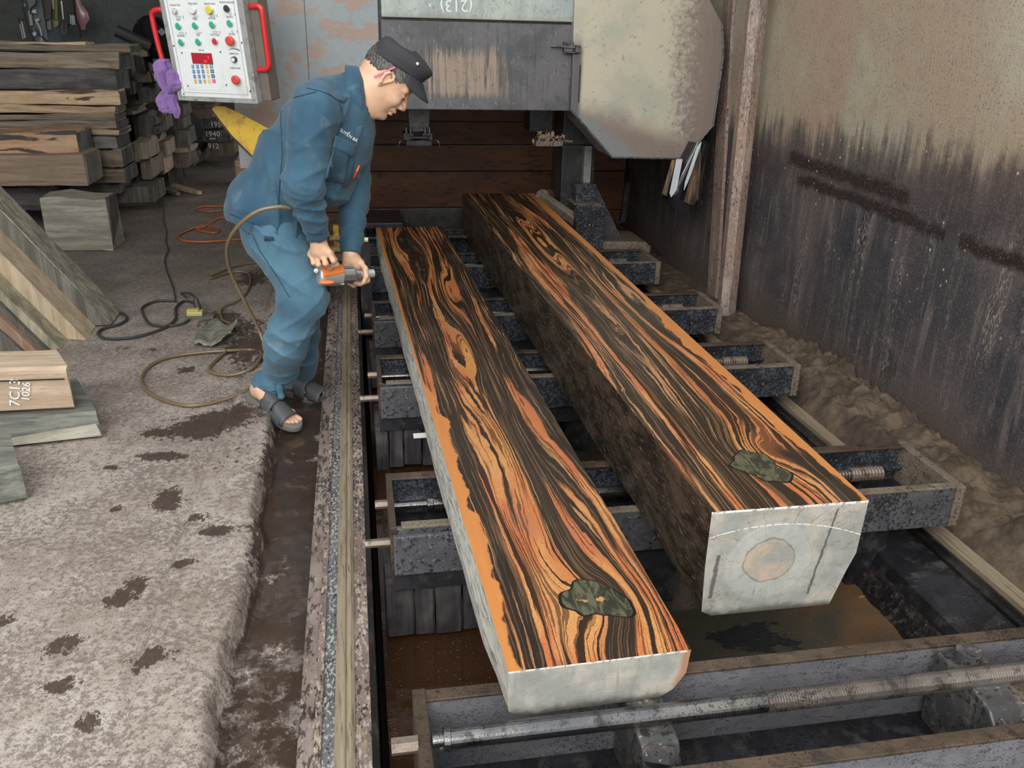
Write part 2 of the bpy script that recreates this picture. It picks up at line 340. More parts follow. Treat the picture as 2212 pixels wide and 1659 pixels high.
# floor right part under the machine, deep and wet
M_dark=grime('oily_black_steel',(.012,.012,.014),(.03,.03,.034),(.06,.058,.06),(5,5,4),spat=.4,rough=(.2,.6))
M_pit=plain('pit_concrete',(.03,.022,.016),.6,bump=.4,bs=30)
mk('floor_pit',box(-.19,4.2,-3,13,-.5,-.42),M_pit,kind='structure')
def wall_r(n):
    o=n.coord(); x,y,z=n.sep(o)          # y along the track, z up (object origin at world origin)
    big=n.noise(n.map(o,(1,1.0,1.0)),1.5,4,.5); st=n.noise(n.map(o,(1,9,.8)),2.4,5,.6); fine=n.noise(n.map(o,(1,26,4)),3,5,.75); blot=n.noise(o,7,6,.65)
    zz=n.m('ADD',z,n.m('ADD',n.m('MULTIPLY',n.m('SUBTRACT',st,.5),.42),n.m('MULTIPLY',n.m('SUBTRACT',blot,.5),.28)))
    zz=n.m('ADD',zz,n.m('MULTIPLY',n.m('SUBTRACT',y,4),.02))
    top=n.mix(n.ss(big,.40,.6),(.46,.42,.31),(.43,.33,.235)); top=n.mix(n.m('MULTIPLY',n.ss(n.noise(n.map(o,(1,1,.6),(0,8,3)),1.8,4,.6),.5,.62),.6),top,(.42,.27,.21)); top=n.mix(n.m('MULTIPLY',n.ss(blot,.5,.7),.5),top,(.38,.27,.20))
    top=n.mix(n.m('MULTIPLY',n.ss(y,3.2,1.6),n.ss(z,1.15,1.75)),top,(.74,.73,.64))  # whitish upper near end: daylight on the sheet painted into the colour
    top=n.mix(n.m('MULTIPLY',n.ss(fine,.55,.7),.4),top,(.21,.165,.12))
    low=n.mix(n.ss(big,.42,.58),(.060,.056,.060),(.115,.092,.090)); low=n.mix(n.m('MULTIPLY',n.ss(n.noise(n.map(o,(1,1,1),(0,4,2)),2.3,3),.52,.66),.8),low,(.03,.036,.044))
    low=n.mix(n.m('MULTIPLY',n.ss(n.noise(n.map(o,(1,12,1.3)),2.0,5,.6),.50,.70),.7),low,(.21,.165,.15))
    low=n.mix(n.m('MULTIPLY',n.ss(n.noise(n.map(o,(1,8,.9),(0,3,3)),1.6,3,.5),.50,.68),n.ss(n.noise(n.map(o,(1,40,9)),4,4,.7),.5,.62)),low,(.36,.29,.24))
    low=n.mix(n.ss(z,.30,.05),low,(.10,.075,.06))
    c=n.mix(n.ss(zz,.88,1.22),low,top)
    mid=n.m('MULTIPLY',n.ss(zz,.76,.92),n.ss(zz,1.18,1.0)); c=n.mix(n.m('MULTIPLY',mid,.7),c,(.065,.047,.048))
    # dark paint smears running along the sheet
    for (y0,z0,y1,z1,wd) in SM:
        t=n.m('DIVIDE',n.m('SUBTRACT',y,y0),y1-y0); zc=n.m('MULTIPLY_ADD',t,z1-z0,z0)
        dd=n.m('ABSOLUTE',n.m('SUBTRACT',n.m('SUBTRACT',z,zc),n.m('MULTIPLY',n.m('SUBTRACT',n.noise(o,9,3),.5),.05)))
        k=n.m('MULTIPLY',n.ss(n.m('ADD',dd,n.m('MULTIPLY',n.m('SUBTRACT',n.noise(o,34,4,.7),.5),.04)),wd,wd*.3),n.m('MULTIPLY',n.ss(t,-.02,.03),n.ss(t,1.02,.97))); c=n.mix(n.m('MULTIPLY',k,n.ss(n.noise(n.map(o,(1,3,1)),5,4),.30,.38)),c,(.026,.015,.013))
    v=n.vor(n.map(o,(1,1,.8)),24,'F1'); pk=n.noise(o,2.6,3)
    sp=n.m('MULTIPLY',n.ss(n.m('ADD',v,n.m('MULTIPLY',n.noise(o,40,2),.12)),.20,.15),n.m('MULTIPLY',n.ss(pk,.44,.52),n.ss(z,.35,.8))); c=n.mix(n.m('MULTIPLY',sp,n.ss(z,1.35,1.15)),c,(.58,.52,.43))
    g=n.noise(o,110,3,.7); c=n.mix(n.m('MULTIPLY',n.ss(g,.55,.68),.45),c,(.27,.22,.19)); c=n.mix(n.m('MULTIPLY',n.ss(g,.45,.34),.5),c,(.03,.025,.024))
    return {'Base Color':c,'Roughness':n.m('ADD',.42,n.m('MULTIPLY',blot,.4)),'Metallic':.0,'Normal':n.bump(n.m('ADD',n.m('ADD',g,fine),n.m('MULTIPLY',blot,2)),.35,.006)}
def wl(a,b): p=PX(*a,2.2); q=PX(*b,2.2); return (p.y,p.z,q.y,q.z)
SM=[wl((1715,385),(2000,490))+(.040,),wl((2000,492),(2040,510))+(.03,),wl((2070,520),(2290,600))+(.045,),wl((1700,340),(1960,430))+(.048,)]
M_wallr=mat('stained_steel_sheet',wall_r)
wr=mk('wall_right',grid(np.linspace(-3,7.6,90),np.linspace(-.4,3.4,40),lambda X,Y:X*0),M_wallr,origin=(0,0,0),kind='structure')
for v in wr.data.vertices:
    a,b=v.co.x,v.co.y; v.co=Vector((2.2+.012*math.sin(a*2.1)+.006*math.sin(b*5+a),a,b))
wr.modifiers.new('sheet','SOLIDIFY').thickness=-.01
M_wallb=plain('green_grey_plaster',(.10,.105,.098),.85,bump=.3,bs=30,vary=.35)
mk('wall_back',box(-7,4.2,12.6,12.8,-.4,5),M_wallb,kind='structure')
mk('wall_left',box(-7.2,-7,-3,12.8,-.4,5),M_wallb,kind='structure')
M_roof=plain('grey_roof_sheet',(.16,.16,.16),.8)
mk('ceiling_shade',box(-7.2,4.3,3.6,12.8,4.6,4.7),M_roof,kind='structure')  # unseen roof over the back half only, put in to darken the rear
# pilaster on the back-left wall
mk('trim_1',xf(box(*( [PY(70,60,12.0).x,PY(99,60,12.0).x]),12.0,12.6,0,4.6),Matrix.Identity(4)),plain('blue_grey_paint',(.19,.225,.235),.7,vary=.2),kind='structure')
mk('wall_dark_column',box(PY(470,280,11.9).x,PY(560,280,11.9).x,11.9,12.55,0,4.6),plain('dark_brown_sheet',(.06,.035,.025),.7),kind='structure')  # dark brown column in front of the back wall

SCX,SCY=PZ(1660,1375,-.18).x,PZ(1660,1375,-.18).y
# muddy water in the pit
def water(n):
    o=n.coord(); x,y,z=n.sep(o); a=n.noise(n.map(o,(1,1,1),(2,1,0)),1.6,4,.6,.3); b=n.noise(n.map(o,(1,1,1),(2,1,0)),6,4)
    right=n.ss(x,.55,1.0)
    c=n.mix(a,(.022,.010,.005),(.055,.024,.010)); c=n.mix(right,c,n.mix(n.ss(a,.50,.66),(.070,.062,.046),(.15,.085,.042)))
    sdx=n.m('DIVIDE',n.m('SUBTRACT',x,SCX),.20); sdy=n.m('DIVIDE',n.m('SUBTRACT',y,SCY),.13); sg=n.m('EXPONENT',n.m('MULTIPLY',n.m('ADD',n.m('MULTIPLY',sdx,sdx),n.m('MULTIPLY',sdy,sdy)),-1))
    scum=n.m('MULTIPLY',n.ss(n.m('ADD',n.m('MULTIPLY',sg,.30),n.noise(n.map(o,(1.2,1.6,1),(5,2.2,0)),2.4,6,.7),n.m('MULTIPLY',b,.12)),.74,.76),right); c=n.mix(scum,c,(.018,.018,.021))
    k=n.ss(n.noise(o,160,1),.71,.73); c=n.mix(n.m('MULTIPLY',k,.6),c,(.3,.24,.18))
    ro=n.m('ADD',.06,n.m('MULTIPLY',scum,.35))
    return {'Base Color':c,'Roughness':ro,'Specular IOR Level':.5,'Normal':n.bump(n.m('ADD',n.m('MULTIPLY',n.noise(n.map(o,(4,7,1)),9,2),.3),n.m('MULTIPLY',n.m('MULTIPLY',scum,n.noise(o,70,3)),6)),.12,.01)}
o=mk('pit_water',box(.02,1.75,-.5,8.5,-.42,-.18),mat('muddy_water',water),origin=(0,0,0))
o['label']='shiny brown muddy water filling the pit under the two sawn timbers'; o['category']='water'; o['kind']='stuff'

# ------------------------------------------------------------------ left rail
M_rust=grime('rust_flange',(.19,.140,.118),(.265,.215,.185),(.10,.07,.055),(8,9,3),(1,.35,1),spat=.6,spscale=28,rough=(.3,.7),spcol=(.015,.012,.011),light=(.25,(.42,.36,.33)))
M_speck=grime('grey_speckled_strip',(.10,.10,.10),(.15,.15,.148),(.07,.065,.06),(9,10,4),(1,.5,1),spat=.4,spscale=50,rough=(.25,.6),light=(.75,(.50,.49,.46)))
M_guide=grime('worn_brass_coloured_guide',(.27,.215,.145),(.32,.26,.18),(.17,.13,.085),(4,7,4),(6,.35,6),spat=.22,spscale=22,rough=(.25,.5),spcol=(.09,.065,.045))
M_pink=grime('pink_rust_plate',(.22,.155,.13),(.15,.11,.10),(.30,.22,.16),(7,7,3),(1,.4,1),spat=.55,spscale=45,rough=(.3,.7),light=(.6,(.5,.44,.37)))
M_wetblk=grime('wet_black_oil',(.010,.009,.009),(.022,.018,.016),(.04,.033,.028),(6,9,4),(1,.5,1),spat=.3,rough=(.08,.35),bump=.6)
rt=thing('track_rail',(-.08,3.6,-.4),'long worn steel track rail with speckled and yellowish strips beside the man','rail')
Y0,Y1=.4,7.4
def strip(xz): return prism([(x,Y0,z) for x,z in xz],(0,Y1-Y0,0))
mk('flange',strip([(-.188,-.09),(-.188,-.014),(-.150,-.008),(-.150,-.09)]),M_rust,rt)
mk('flange_lip',strip([(-.150,-.09),(-.150,.000),(-.134,.000),(-.134,-.09)]),M_pink,rt)
mk('speckled_strip',strip([(-.134,-.09),(-.134,-.006),(-.104,-.006),(-.104,-.09)]),M_speck,rt,label='grey speckled strip of the rail')
mk('guide_strip',strip([(-.104,-.02),(-.104,.004),(-.094,.010),(-.084,.010),(-.080,.015),(-.076,.010),(-.066,.010),(-.057,.004),(-.057,-.02)]),M_guide,rt,label='yellowish ridged guide strip')
mk('edge_plate',strip([(-.104,-.09),(-.104,-.02),(-.057,-.02),(-.057,.000),(-.020,-.003),(-.020,-.09)]),M_pink,rt)
mk('side_wall',strip([(-.150,-.42),(-.150,-.09),(-.020,-.09),(-.020,-.003),(-.004,-.006),(.004,-.42)]),M_wetblk,rt)
# right rail
r2=thing('track_rail',(1.86,3.8,-.4),'right hand track rail with tan strip and black groove beside the mud bank','rail')
Y0,Y1=1.0,7.4
mk('guide_strip',strip([(1.845,-.04),(1.845,.003),(1.90,.003),(1.90,-.04)]),M_guide,r2,label='tan strip')
mk('groove_bar',strip([(1.80,-.05),(1.80,-.016),(1.812,-.010),(1.82,-.022),(1.832,-.010),(1.845,-.014),(1.845,-.05)]),M_wetblk,r2)
mk('girder',strip([(1.66,-.42),(1.64,-.09),(1.65,-.060),(1.69,-.045),(1.76,-.035),(1.80,-.03),(1.90,-.04),(1.90,-.42)]),M_dark,r2)
M_blkdirt=grime('black_crumbling_crust',(.012,.011,.011),(.035,.028,.026),(.09,.07,.06),(9,14,6),(1,1,1),spat=.5,spscale=45,rough=(.15,.7),bump=1)
o=mk('dirt_crust',grid(np.linspace(1.2,7.4,240),np.linspace(0,1,12),lambda X,Y:Y*0),M_blkdirt,r2,smooth=True)
pr_=o.parent; 
for v in o.data.vertices:
    a=v.co.x+o.location.x+pr_.location.x; t=v.co.y+o.location.y+pr_.location.y
    nz=float(fbm(np.float64(a*14),np.float64(t*5),4,3)); v.co=Vector((1.585+.07*t+(nz-.5)*.045,a,-.19+.105*t+(nz-.5)*.03))-o.location-pr_.location
# mud bank
def mud(n):
    o=n.coord(); a=n.noise(o,9,6,.65); b=n.noise(o,45,4,.6); c=n.mix(n.ss(a,.4,.62),(.060,.042,.027),(.135,.095,.060)); c=n.mix(n.m('MULTIPLY',n.ss(b,.5,.7),.5),c,(.06,.04,.028))
    return {'Base Color':c,'Roughness':.85,'Normal':n.bump(n.m('ADD',a,n.m('MULTIPLY',b,.5)),.6,.012)}
M_mud=mat('sawdust_mud',mud)
def mudz(X,Y):
    t=(X-1.90)/.30; h=.01+.075*np.clip(t*3.2,0,1)**.7+.04*t
    env=np.interp(Y,[1.2,1.9,2.4,3.0,3.7,4.2,4.6,5.2,7],[.95,1.0,.9,1.05,1.15,.5,.35,.3,.3])
    lump=np.abs(fbm(X*9,Y*6,4,8)-.47)*.14+(fbm(X*30,Y*30,4,9)-.5)*.045
    return -.02+h*env+lump*np.clip(t*4,0,1)*env
o=mk('mud_bank',grid(np.linspace(1.902,2.185,60),np.linspace(1.0,7.2,700),mudz),M_mud,smooth=True)
o['label']='lumpy brown bank of wet sawdust mud along the foot of the right wall'; o['category']='mud'; o['kind']='stuff'

# ------------------------------------------------------------------ pipe post by the right wall
M_post=grime('rusty_post',(.30,.195,.145),(.20,.15,.13),(.38,.30,.25),(4,5,3),(1,1,.35),spat=.35,spscale=50,rough=(.4,.8),light=(.8,(.45,.36,.31)))
a=PZ(1568,690,.0); b=PY(1637,0,a.y+.03); 
pt=thing('steel_post',a,'rusty pinkish steel angle post leaning against the stained right wall','post')
d=(b-a); top=a+d*1.35
q=[Vector((-.05,-.02,0)),Vector((-.01,-.05,0)),Vector((.045,-.02,0)),Vector((.05,.05,0)),Vector((-.04,.05,0))]
mk('post_body',([a+v for v in q]+[top+v for v in q],[tuple(range(5))[::-1],tuple(range(5,10))]+[(i,(i+1)%5,(i+1)%5+5,i+5) for i in range(5)]),M_post,pt)
mk('base_plate',box(a.x-.07,a.x+.07,a.y-.07,a.y+.07,-.02,.03),M_dark,pt,bevel=.004)
# dark steel edge strip left of the post
e1=PX(1545,650,2.17); e2=PX(1598,0,2.17)
mk('trim_2',prism([(2.17,e1.y-.02,-.1),(2.17,e1.y+.12,-.1),(2.17,e2.y+.35,2.6),(2.17,e2.y+.22,2.6)],(.02,0,0)),M_post,kind='structure')
# mound of dirt / ledge between bunks at the wall foot is part of the mud bank
# ================================================================== CARRIAGE BUNKS
M_plate=grime('wet_grey_plate',(.085,.085,.092),(.13,.128,.135),(.055,.055,.06),(6,8,5),(1,1,1),spat=.55,spscale=40,rough=(.16,.45),bump=.5,light=(.2,(.32,.27,.25)))
M_plate2=grime('blue_black_plate',(.060,.066,.078),(.10,.106,.12),(.03,.032,.036),(6,8,5),(1,1,1),spat=.9,spscale=40,rough=(.14,.5),bump=.7,light=(.15,(.36,.33,.3)))
M_tan=grime('dusty_tan_edge',(.17,.13,.095),(.22,.17,.125),(.10,.08,.06),(7,9,4),spat=.45,spscale=60,rough=(.4,.8))
M_rod=grime('oily_steel_rod',(.12,.12,.125),(.20,.19,.18),(.06,.055,.05),(7,9,4),(1,1,1),metal=.9,spat=.4,rough=(.14,.32),bump=.15)
M_thread=grime('greasy_thread',(.26,.22,.19),(.17,.15,.135),(.08,.07,.06),(7,9,4),(1,1,1),metal=.7,spat=.25,rough=(.25,.5),bump=.25)
M_nut=grime('worn_nut',(.26,.20,.155),(.19,.15,.12),(.10,.08,.065),(9,9,5),metal=.4,spat=.15,rough=(.3,.6))
M_block=timber('soaked_timber_block',(.020,.018,.020),(.070,.062,.062),'Z',bump=.8)
M_wetbrown=grime('wet_brown_steel',(.062,.042,.028),(.10,.068,.044),(.035,.025,.02),(6,8,4),spat=.4,rough=(.2,.6))
def threaded(a,b,r,pitch=.0075):
    L=(Vector(b)-Vector(a)).length; n=int(L/pitch); pr=[]
    for i in range(n): pr+=[((i+.15)/n,r*.88),((i+.5)/n,r),((i+.85)/n,r*.88)]
    return rev(a,b,pr,12)
def hexn(a,b,r): return cyl(a,b,r,6)
XL,XR=.065,1.838
bunk_lab=[('second frame from the camera','wet'),
 ('third frame from the camera, bolt plate level with the worker\'s sandals','wet'),
 ('fourth frame from the camera, left end level with the worker\'s knee','wet'),
 ('fifth frame, its left bolt turned by the wrench','wet'),
 ('farthest frame at the foot of the saw column','dusty')]
for bi,(ya,yb) in enumerate([(2.11,2.43),(3.20,3.52),(4.05,4.35),(5.03,5.38),(5.84,6.10)]):
    t=thing('carriage_bunk',((XL+XR)/2,(ya+yb)/2,-.18),'oily black carriage bunk, '+bunk_lab[bi][0],'carriage bunk','carriage bunks across the track')
    zb=.062
    mk('front_plate',box(XL,XR,ya,ya+.018,zb,.2),M_plate2 if bi else M_plate,t,bevel=.002)
    mk('back_plate',box(XL,XR,yb-.018,yb,zb,.2),M_plate2,t,bevel=.002)
    mk('top_flange',box(XL+.02,XR,ya-.004,ya+.028,.2,.208),M_tan if bi<4 else M_tan,t,bevel=.002,label='dusty tan front flange')
    mk('top_flange',box(XL,XR,yb-.035,yb+.004,.2,.208),M_wetbrown,t,bevel=.002)
    mk('end_plate',box(XL-.012,XL+.006,ya-.005,yb+.005,zb-.05,.209),M_wetbrown,t,bevel=.002)
    mk('end_plate',box(XR,XR+.032,ya-.005,yb+.006,zb,.207),M_tan,t,bevel=.003)
    mk('tray',box(XL,XR,ya+.018,yb-.018,zb,zb+.012),M_dark,t)
    mk('inner_ledge',box(XL,XR,yb-.05,yb-.018,.125,.138),M_plate2,t,bevel=.002)
    ym=yb-.095
    mk('screw_rod',threaded((1.05,ym,.145),(XR-.22,ym,.145),.020,.011),M_thread,t)
    mk('screw_cap',threaded((XR-.23,ym,.145),(XR-.11,ym,.145),.026,.012),M_nut,t,label='tan muddy threaded collar at the end of the rod')
    mk('smooth_shaft',cat_(rev((XL,ym,.145),(1.05,ym,.145),[(0,.012),(.11,.012),(.112,.024),(.13,.024),(.132,.019),(1,.019)])),M_rod,t,smooth=False)
    mk('rod_support',box(XR-.20,XR-.14,ym-.02,ym+.02,zb+.01,.128),M_dark,t)
    mk('bolt_stub',hexn((XL-.05,ym-.01,.160),(XL-.01,ym-.01,.160),.014),M_nut,t,label='square rusty bolt stub')
    mk('bolt_stub',hexn((XL-.085,ya+.07,.115),(XL-.01,ya+.07,.115),.013),M_nut,t,label='brass coloured bolt stub')
    mk('lower_bar',box(XL-.01,XR-.3,ya-.01,ya+.05,.0,.06),M_dark,t)
    for bx,bz in((XL+.03,.175),(XL+.032,.088),(XR-.02,.175),(XR-.02,.088)):
        mk('bolt_head',cyl((bx,ya-.009,bz),(bx,ya,bz),.013,10),M_plate,t)
    rg=random.Random(bi)
    # bolted face plate on the left below the frame, hanging a little lower
    mk('bolt_plate',box(XL-.004,XL+.44,ya-.028,ya-.012,.063,.198 if bi else .19),M_plate,t,bevel=.002,label='grey pitted bolt plate')
    for bx,bz in((XL+.03,.172),(XL+.032,.095)): mk('bolt_head',cyl((bx,ya-.038,bz),(bx,ya-.027,bz),.014,10),M_plate,t)
    xx=XL-.03
    k=0
    while xx<XL+.42:
        wd=rg.uniform(.05,.09); mk('support_block',ibox(xx,xx+wd-.003,ya-.005+rg.uniform(-.006,.006),yb-.03,-.16-rg.uniform(0,.02),-.002,'Z',5,.003,.006,seed=bi*9+k),M_block,t); xx+=wd; k+=1
    mk('leg_post',box(XR-.28,XR-.16,ya+.06,yb-.05,-.42,.06),M_dark,t)
    mk('leg_post',box(.85,.95,ya+.06,yb-.05,-.45,.06),M_dark,t)
# ---- front bunk
fb=thing('carriage_bunk',(1.1,1.28,-.18),'nearest carriage bunk with long smooth and threaded rod under the sawn plank end','carriage bunk','carriage bunks across the track')
pA=PZ(920,1495,.2)
M_face=grime('grey_channel_face',(.145,.145,.16),(.19,.185,.20),(.10,.095,.10),(5,9,4),(1,1,2.5),spat=.35,spscale=60,rough=(.25,.5),bump=.3,light=(.35,(.33,.3,.28)))
mk('back_channel',box(.085,2.15,1.418,1.430,-.02,.2),M_face,fb)
mk('back_flange',box(.085,2.15,1.416,1.450,.2,.207),M_wetbrown,fb,bevel=.002)
mk('mid_ledge',box(.12,2.15,1.375,1.418,.105,.112),M_face,fb,bevel=.002)
mk('front_flange',box(.085,2.15,1.135,1.170,.2,.207),M_wetbrown,fb,bevel=.002)
mk('front_channel',box(.085,2.15,1.135,1.147,-.02,.2),M_face,fb)
mk('left_end_plate',box(.070,.098,1.135,1.45,.0,.212),M_wetbrown,fb,bevel=.003)
mk('tray',box(.085,2.15,1.147,1.418,.0,.012),M_dark,fb)
ra=PY(945,1598,1.30); rz=ra.z; ry=1.30
mk('lower_round_bar',cyl((.3,1.24,.05),(2.15,1.24,.05),.045,20),M_wetblk,fb,smooth=True)
mk('smooth_rod',rev((.10,ry,rz),(.80,ry,rz),[(0,.014),(.03,.014),(.032,.024),(.05,.024),(.052,.0212),(1,.0212)],24),M_rod,fb,smooth=False,label='shiny smooth rod')
mk('threaded_rod',threaded((.80,ry,rz),(2.15,ry,rz),.0235,.0062),M_thread,fb,label='brown threaded rod')
mk('bolt_stub',hexn((.02,ry,rz-.005),(.072,ry,rz-.005),.017),M_nut,fb)
M_blockm=grime('pitted_carriage_block',(.050,.048,.050),(.085,.08,.075),(.15,.12,.10),(6,8,5),spat=.5,spscale=30,rough=(.2,.5),bump=.2,light=(.05,(.40,.35,.3)))
xa=PY(1370,1560,1.3).x; xb=PY(1462,1560,1.3).x
mk('centre_clamp',prism([(xa,1.41,.19),(xa,1.36,.20),(xa,1.25,.185),(xa,1.17,.06),(xa,1.17,.012),(xa,1.41,.012)],(xb-xa-.012,0,0)),M_blockm,fb,bevel=.004)
mk('clamp_nut',hexn((xa+.012,1.24,.17),(xa+.05,1.20,.195),.021),M_blockm,fb)
xc=PY(2075,1500,1.3).x
mk('nut_block',prism([(xc,1.40,.01),(xc,1.40,.205),(xc,1.33,.215),(xc,1.22,.20),(xc,1.17,.15),(xc,1.17,.01)],(.10,0,0)),M_blockm,fb,bevel=.006,label='pitted block holding the threaded rod')
mk('block_bolt',cyl((xc+.05,1.36,.205),(xc+.05,1.36,.235),.028,14),M_blockm,fb)
mk('block_plate',box(xc+.10,2.16,1.20,1.32,.13,.17),M_tan,fb,bevel=.004)
mk('lower_stub',cat_(box(.215,.31,1.15,1.22,.105,.135),box(.245,.28,1.17,1.2,.012,.105)),M_blockm,fb,bevel=.004)
for x in(.3,1.6): mk('leg_post',box(x,x+.12,1.2,1.38,-.42,.0),M_dark,fb)

for o_ in list(fb.children):
    if o_.name.split('.')[0] in('centre_clamp','nut_block','clamp_nut','lower_stub'): fixn(o_)
# ================================================================== THE TWO SAWN TIMBERS
def sawn(name, near, far, w0, w1, z0, z1, top, sl, sr, endm, bot, label, kn, knp):
    near=Vector(near); far=Vector(far); d=far-near; L=d.length; ang=math.atan2(-d.x,d.y)
    # local frame: x across, y along
    t=bpy.data.objects.new(name,None); C.objects.link(t); t.location=near; t.rotation_euler=(0,0,ang); t['label']=label; t['category']='timber'
    def child(nm,VF,m,lab=None,smooth=False):
        me=mkmesh(nm,*VF,smooth); me.materials.append(m); o=bpy.data.objects.new(nm,me); C.objects.link(o); o.parent=t
        if lab: o['label']=lab
        fixn(o); return o
    n=40; h=z1-z0
    rg=random.Random(3)
    def wd(s): return w0+(w1-w0)*s
    # body with bark-rough left and right side and lower chamfers
    V=[];F=[]
    for i in range(n+1):
        s=i/n; y=L*s; hw=wd(s)/2; j=lambda a:rg.uniform(-a,a)
        bl=kn[3]*min(1,s*18,(1-s)*6+.3)
        V+=[Vector((-hw,y,h)),Vector((hw,y,h)),Vector((hw-.004+j(.002),y,h*.5)),Vector((hw-kn[0]+j(.003),y,kn[1]+j(.003))),Vector((hw-kn[0]-.03+j(.003),y,0)),Vector((-hw+kn[2]+.02-bl+j(.003),y,0)),Vector((-hw+kn[2]*.7-bl+j(.003),y,.015)),Vector((-hw+.002-bl*.8+j(.002),y,h*.5))]
    nb=8
    mats=[]
    for i in range(n):
        for k in range(nb):
            q=(i*nb+k,i*nb+(k+1)%nb,(i+1)*nb+(k+1)%nb,(i+1)*nb+k); F.append(q); mats.append(0 if k==0 else (2 if k in(1,2,3) else (3 if k==4 else 1)))
    F.append(tuple(range(nb))[::-1]); mats.append(4); F.append(tuple(range(n*nb,n*nb+nb))); mats.append(4)
    def sub(ids):
        Fs=[f for f,m in zip(F,mats) if m in ids]; used=sorted({v for f in Fs for v in f}); mp={v:i for i,v in enumerate(used)}
        return [V[v] for v in used],[tuple(mp[v] for v in f) for f in Fs]
    me=mkmesh('body',V,F); 
    for m in(top,sl,sr,bot,endm): me.materials.append(m)
    b=bpy.data.objects.new('body',me); C.objects.link(b); b.parent=t
    for p,mi in zip(me.polygons,mats): p.material_index=mi
    fixn(b)
    # knot, a flat inlay that shows 1 mm proud
    cx,cy,rx,ry,sd=knp; K=[];rg=random.Random(sd)
    ph=[rg.uniform(0,6.28) for _ in range(5)]
    for i in range(60):
        a=2*math.pi*i/60; rr=1+.16*math.sin(2*a+ph[0])+.13*math.sin(3*a+ph[1])+.08*math.sin(5*a+ph[2])+.05*math.sin(9*a+ph[3])
        K.append(Vector((cx+rx*rr*math.cos(a),cy+ry*rr*math.sin(a),h-.002)))
    child('knot_rim',prism([Vector((cx+(v.x-cx)*1.09,cy+(v.y-cy)*1.06,v.z)) for v in K],(0,0,.0028)),M_knotrim,'black outline of the knot')
    child('knot',prism(K,(0,0,.0036)),M_knot,'dark olive knot')
    return t,child
def knotf(n):
    o=n.coord(); a=n.noise(n.map(o,(6,2,6)),5,6,.6,2.5); b=n.noise(o,30,4,.7)
    c=n.mix(n.ss(a,.42,.6),(.030,.030,.020),(.115,.11,.065)); c=n.mix(n.ss(n.noise(o,22,3),.66,.7),c,(.50,.27,.09)); c=n.mix(n.m('MULTIPLY',n.ss(b,.5,.65),.5),c,(.045,.05,.035))
    return {'Base Color':c,'Roughness':.33,'Normal':n.bump(a,.1,.003)}
M_knot=mat('olive_knot',knotf); M_knotrim=plain('knot_rim_black',(.012,.010,.007),.3)
M_bark=mat('chalky_sawn_side',lambda n:(lambda o,a,b:{'Base Color':n.mix(n.m('MULTIPLY',n.ss(a,.52,.60),.8),n.mix(b,(.42,.40,.34),(.62,.60,.53)),(.14,.135,.12)),'Roughness':.75,'Normal':n.bump(a,.6,.008)})(n.coord(),n.noise(n.map(n.coord(),(1,3,26)),3.5,6,.7,1),n.noise(n.map(n.coord(),(2,6,2)),6,4)))
M_wetside=mat('wet_dark_side',lambda n:(lambda o,a,b,c:{'Base Color':n.mix(n.m('MULTIPLY',n.ss(c,.54,.66),.8),n.mix(n.ss(a,.4,.65),(.020,.014,.010),(.085,.058,.038)),(.20,.15,.10)),'Roughness':n.m('MULTIPLY_ADD',b,.3,.22),'Normal':n.bump(n.m('ADD',a,c),.7,.008)})(n.coord(),n.noise(n.map(n.coord(),(1,2.2,6)),3,6,.65,.5),n.noise(n.coord(),9,3),n.noise(n.map(n.coord(),(1,5,24),(0,0,0),(.35,0,0)),6,5,.7)))
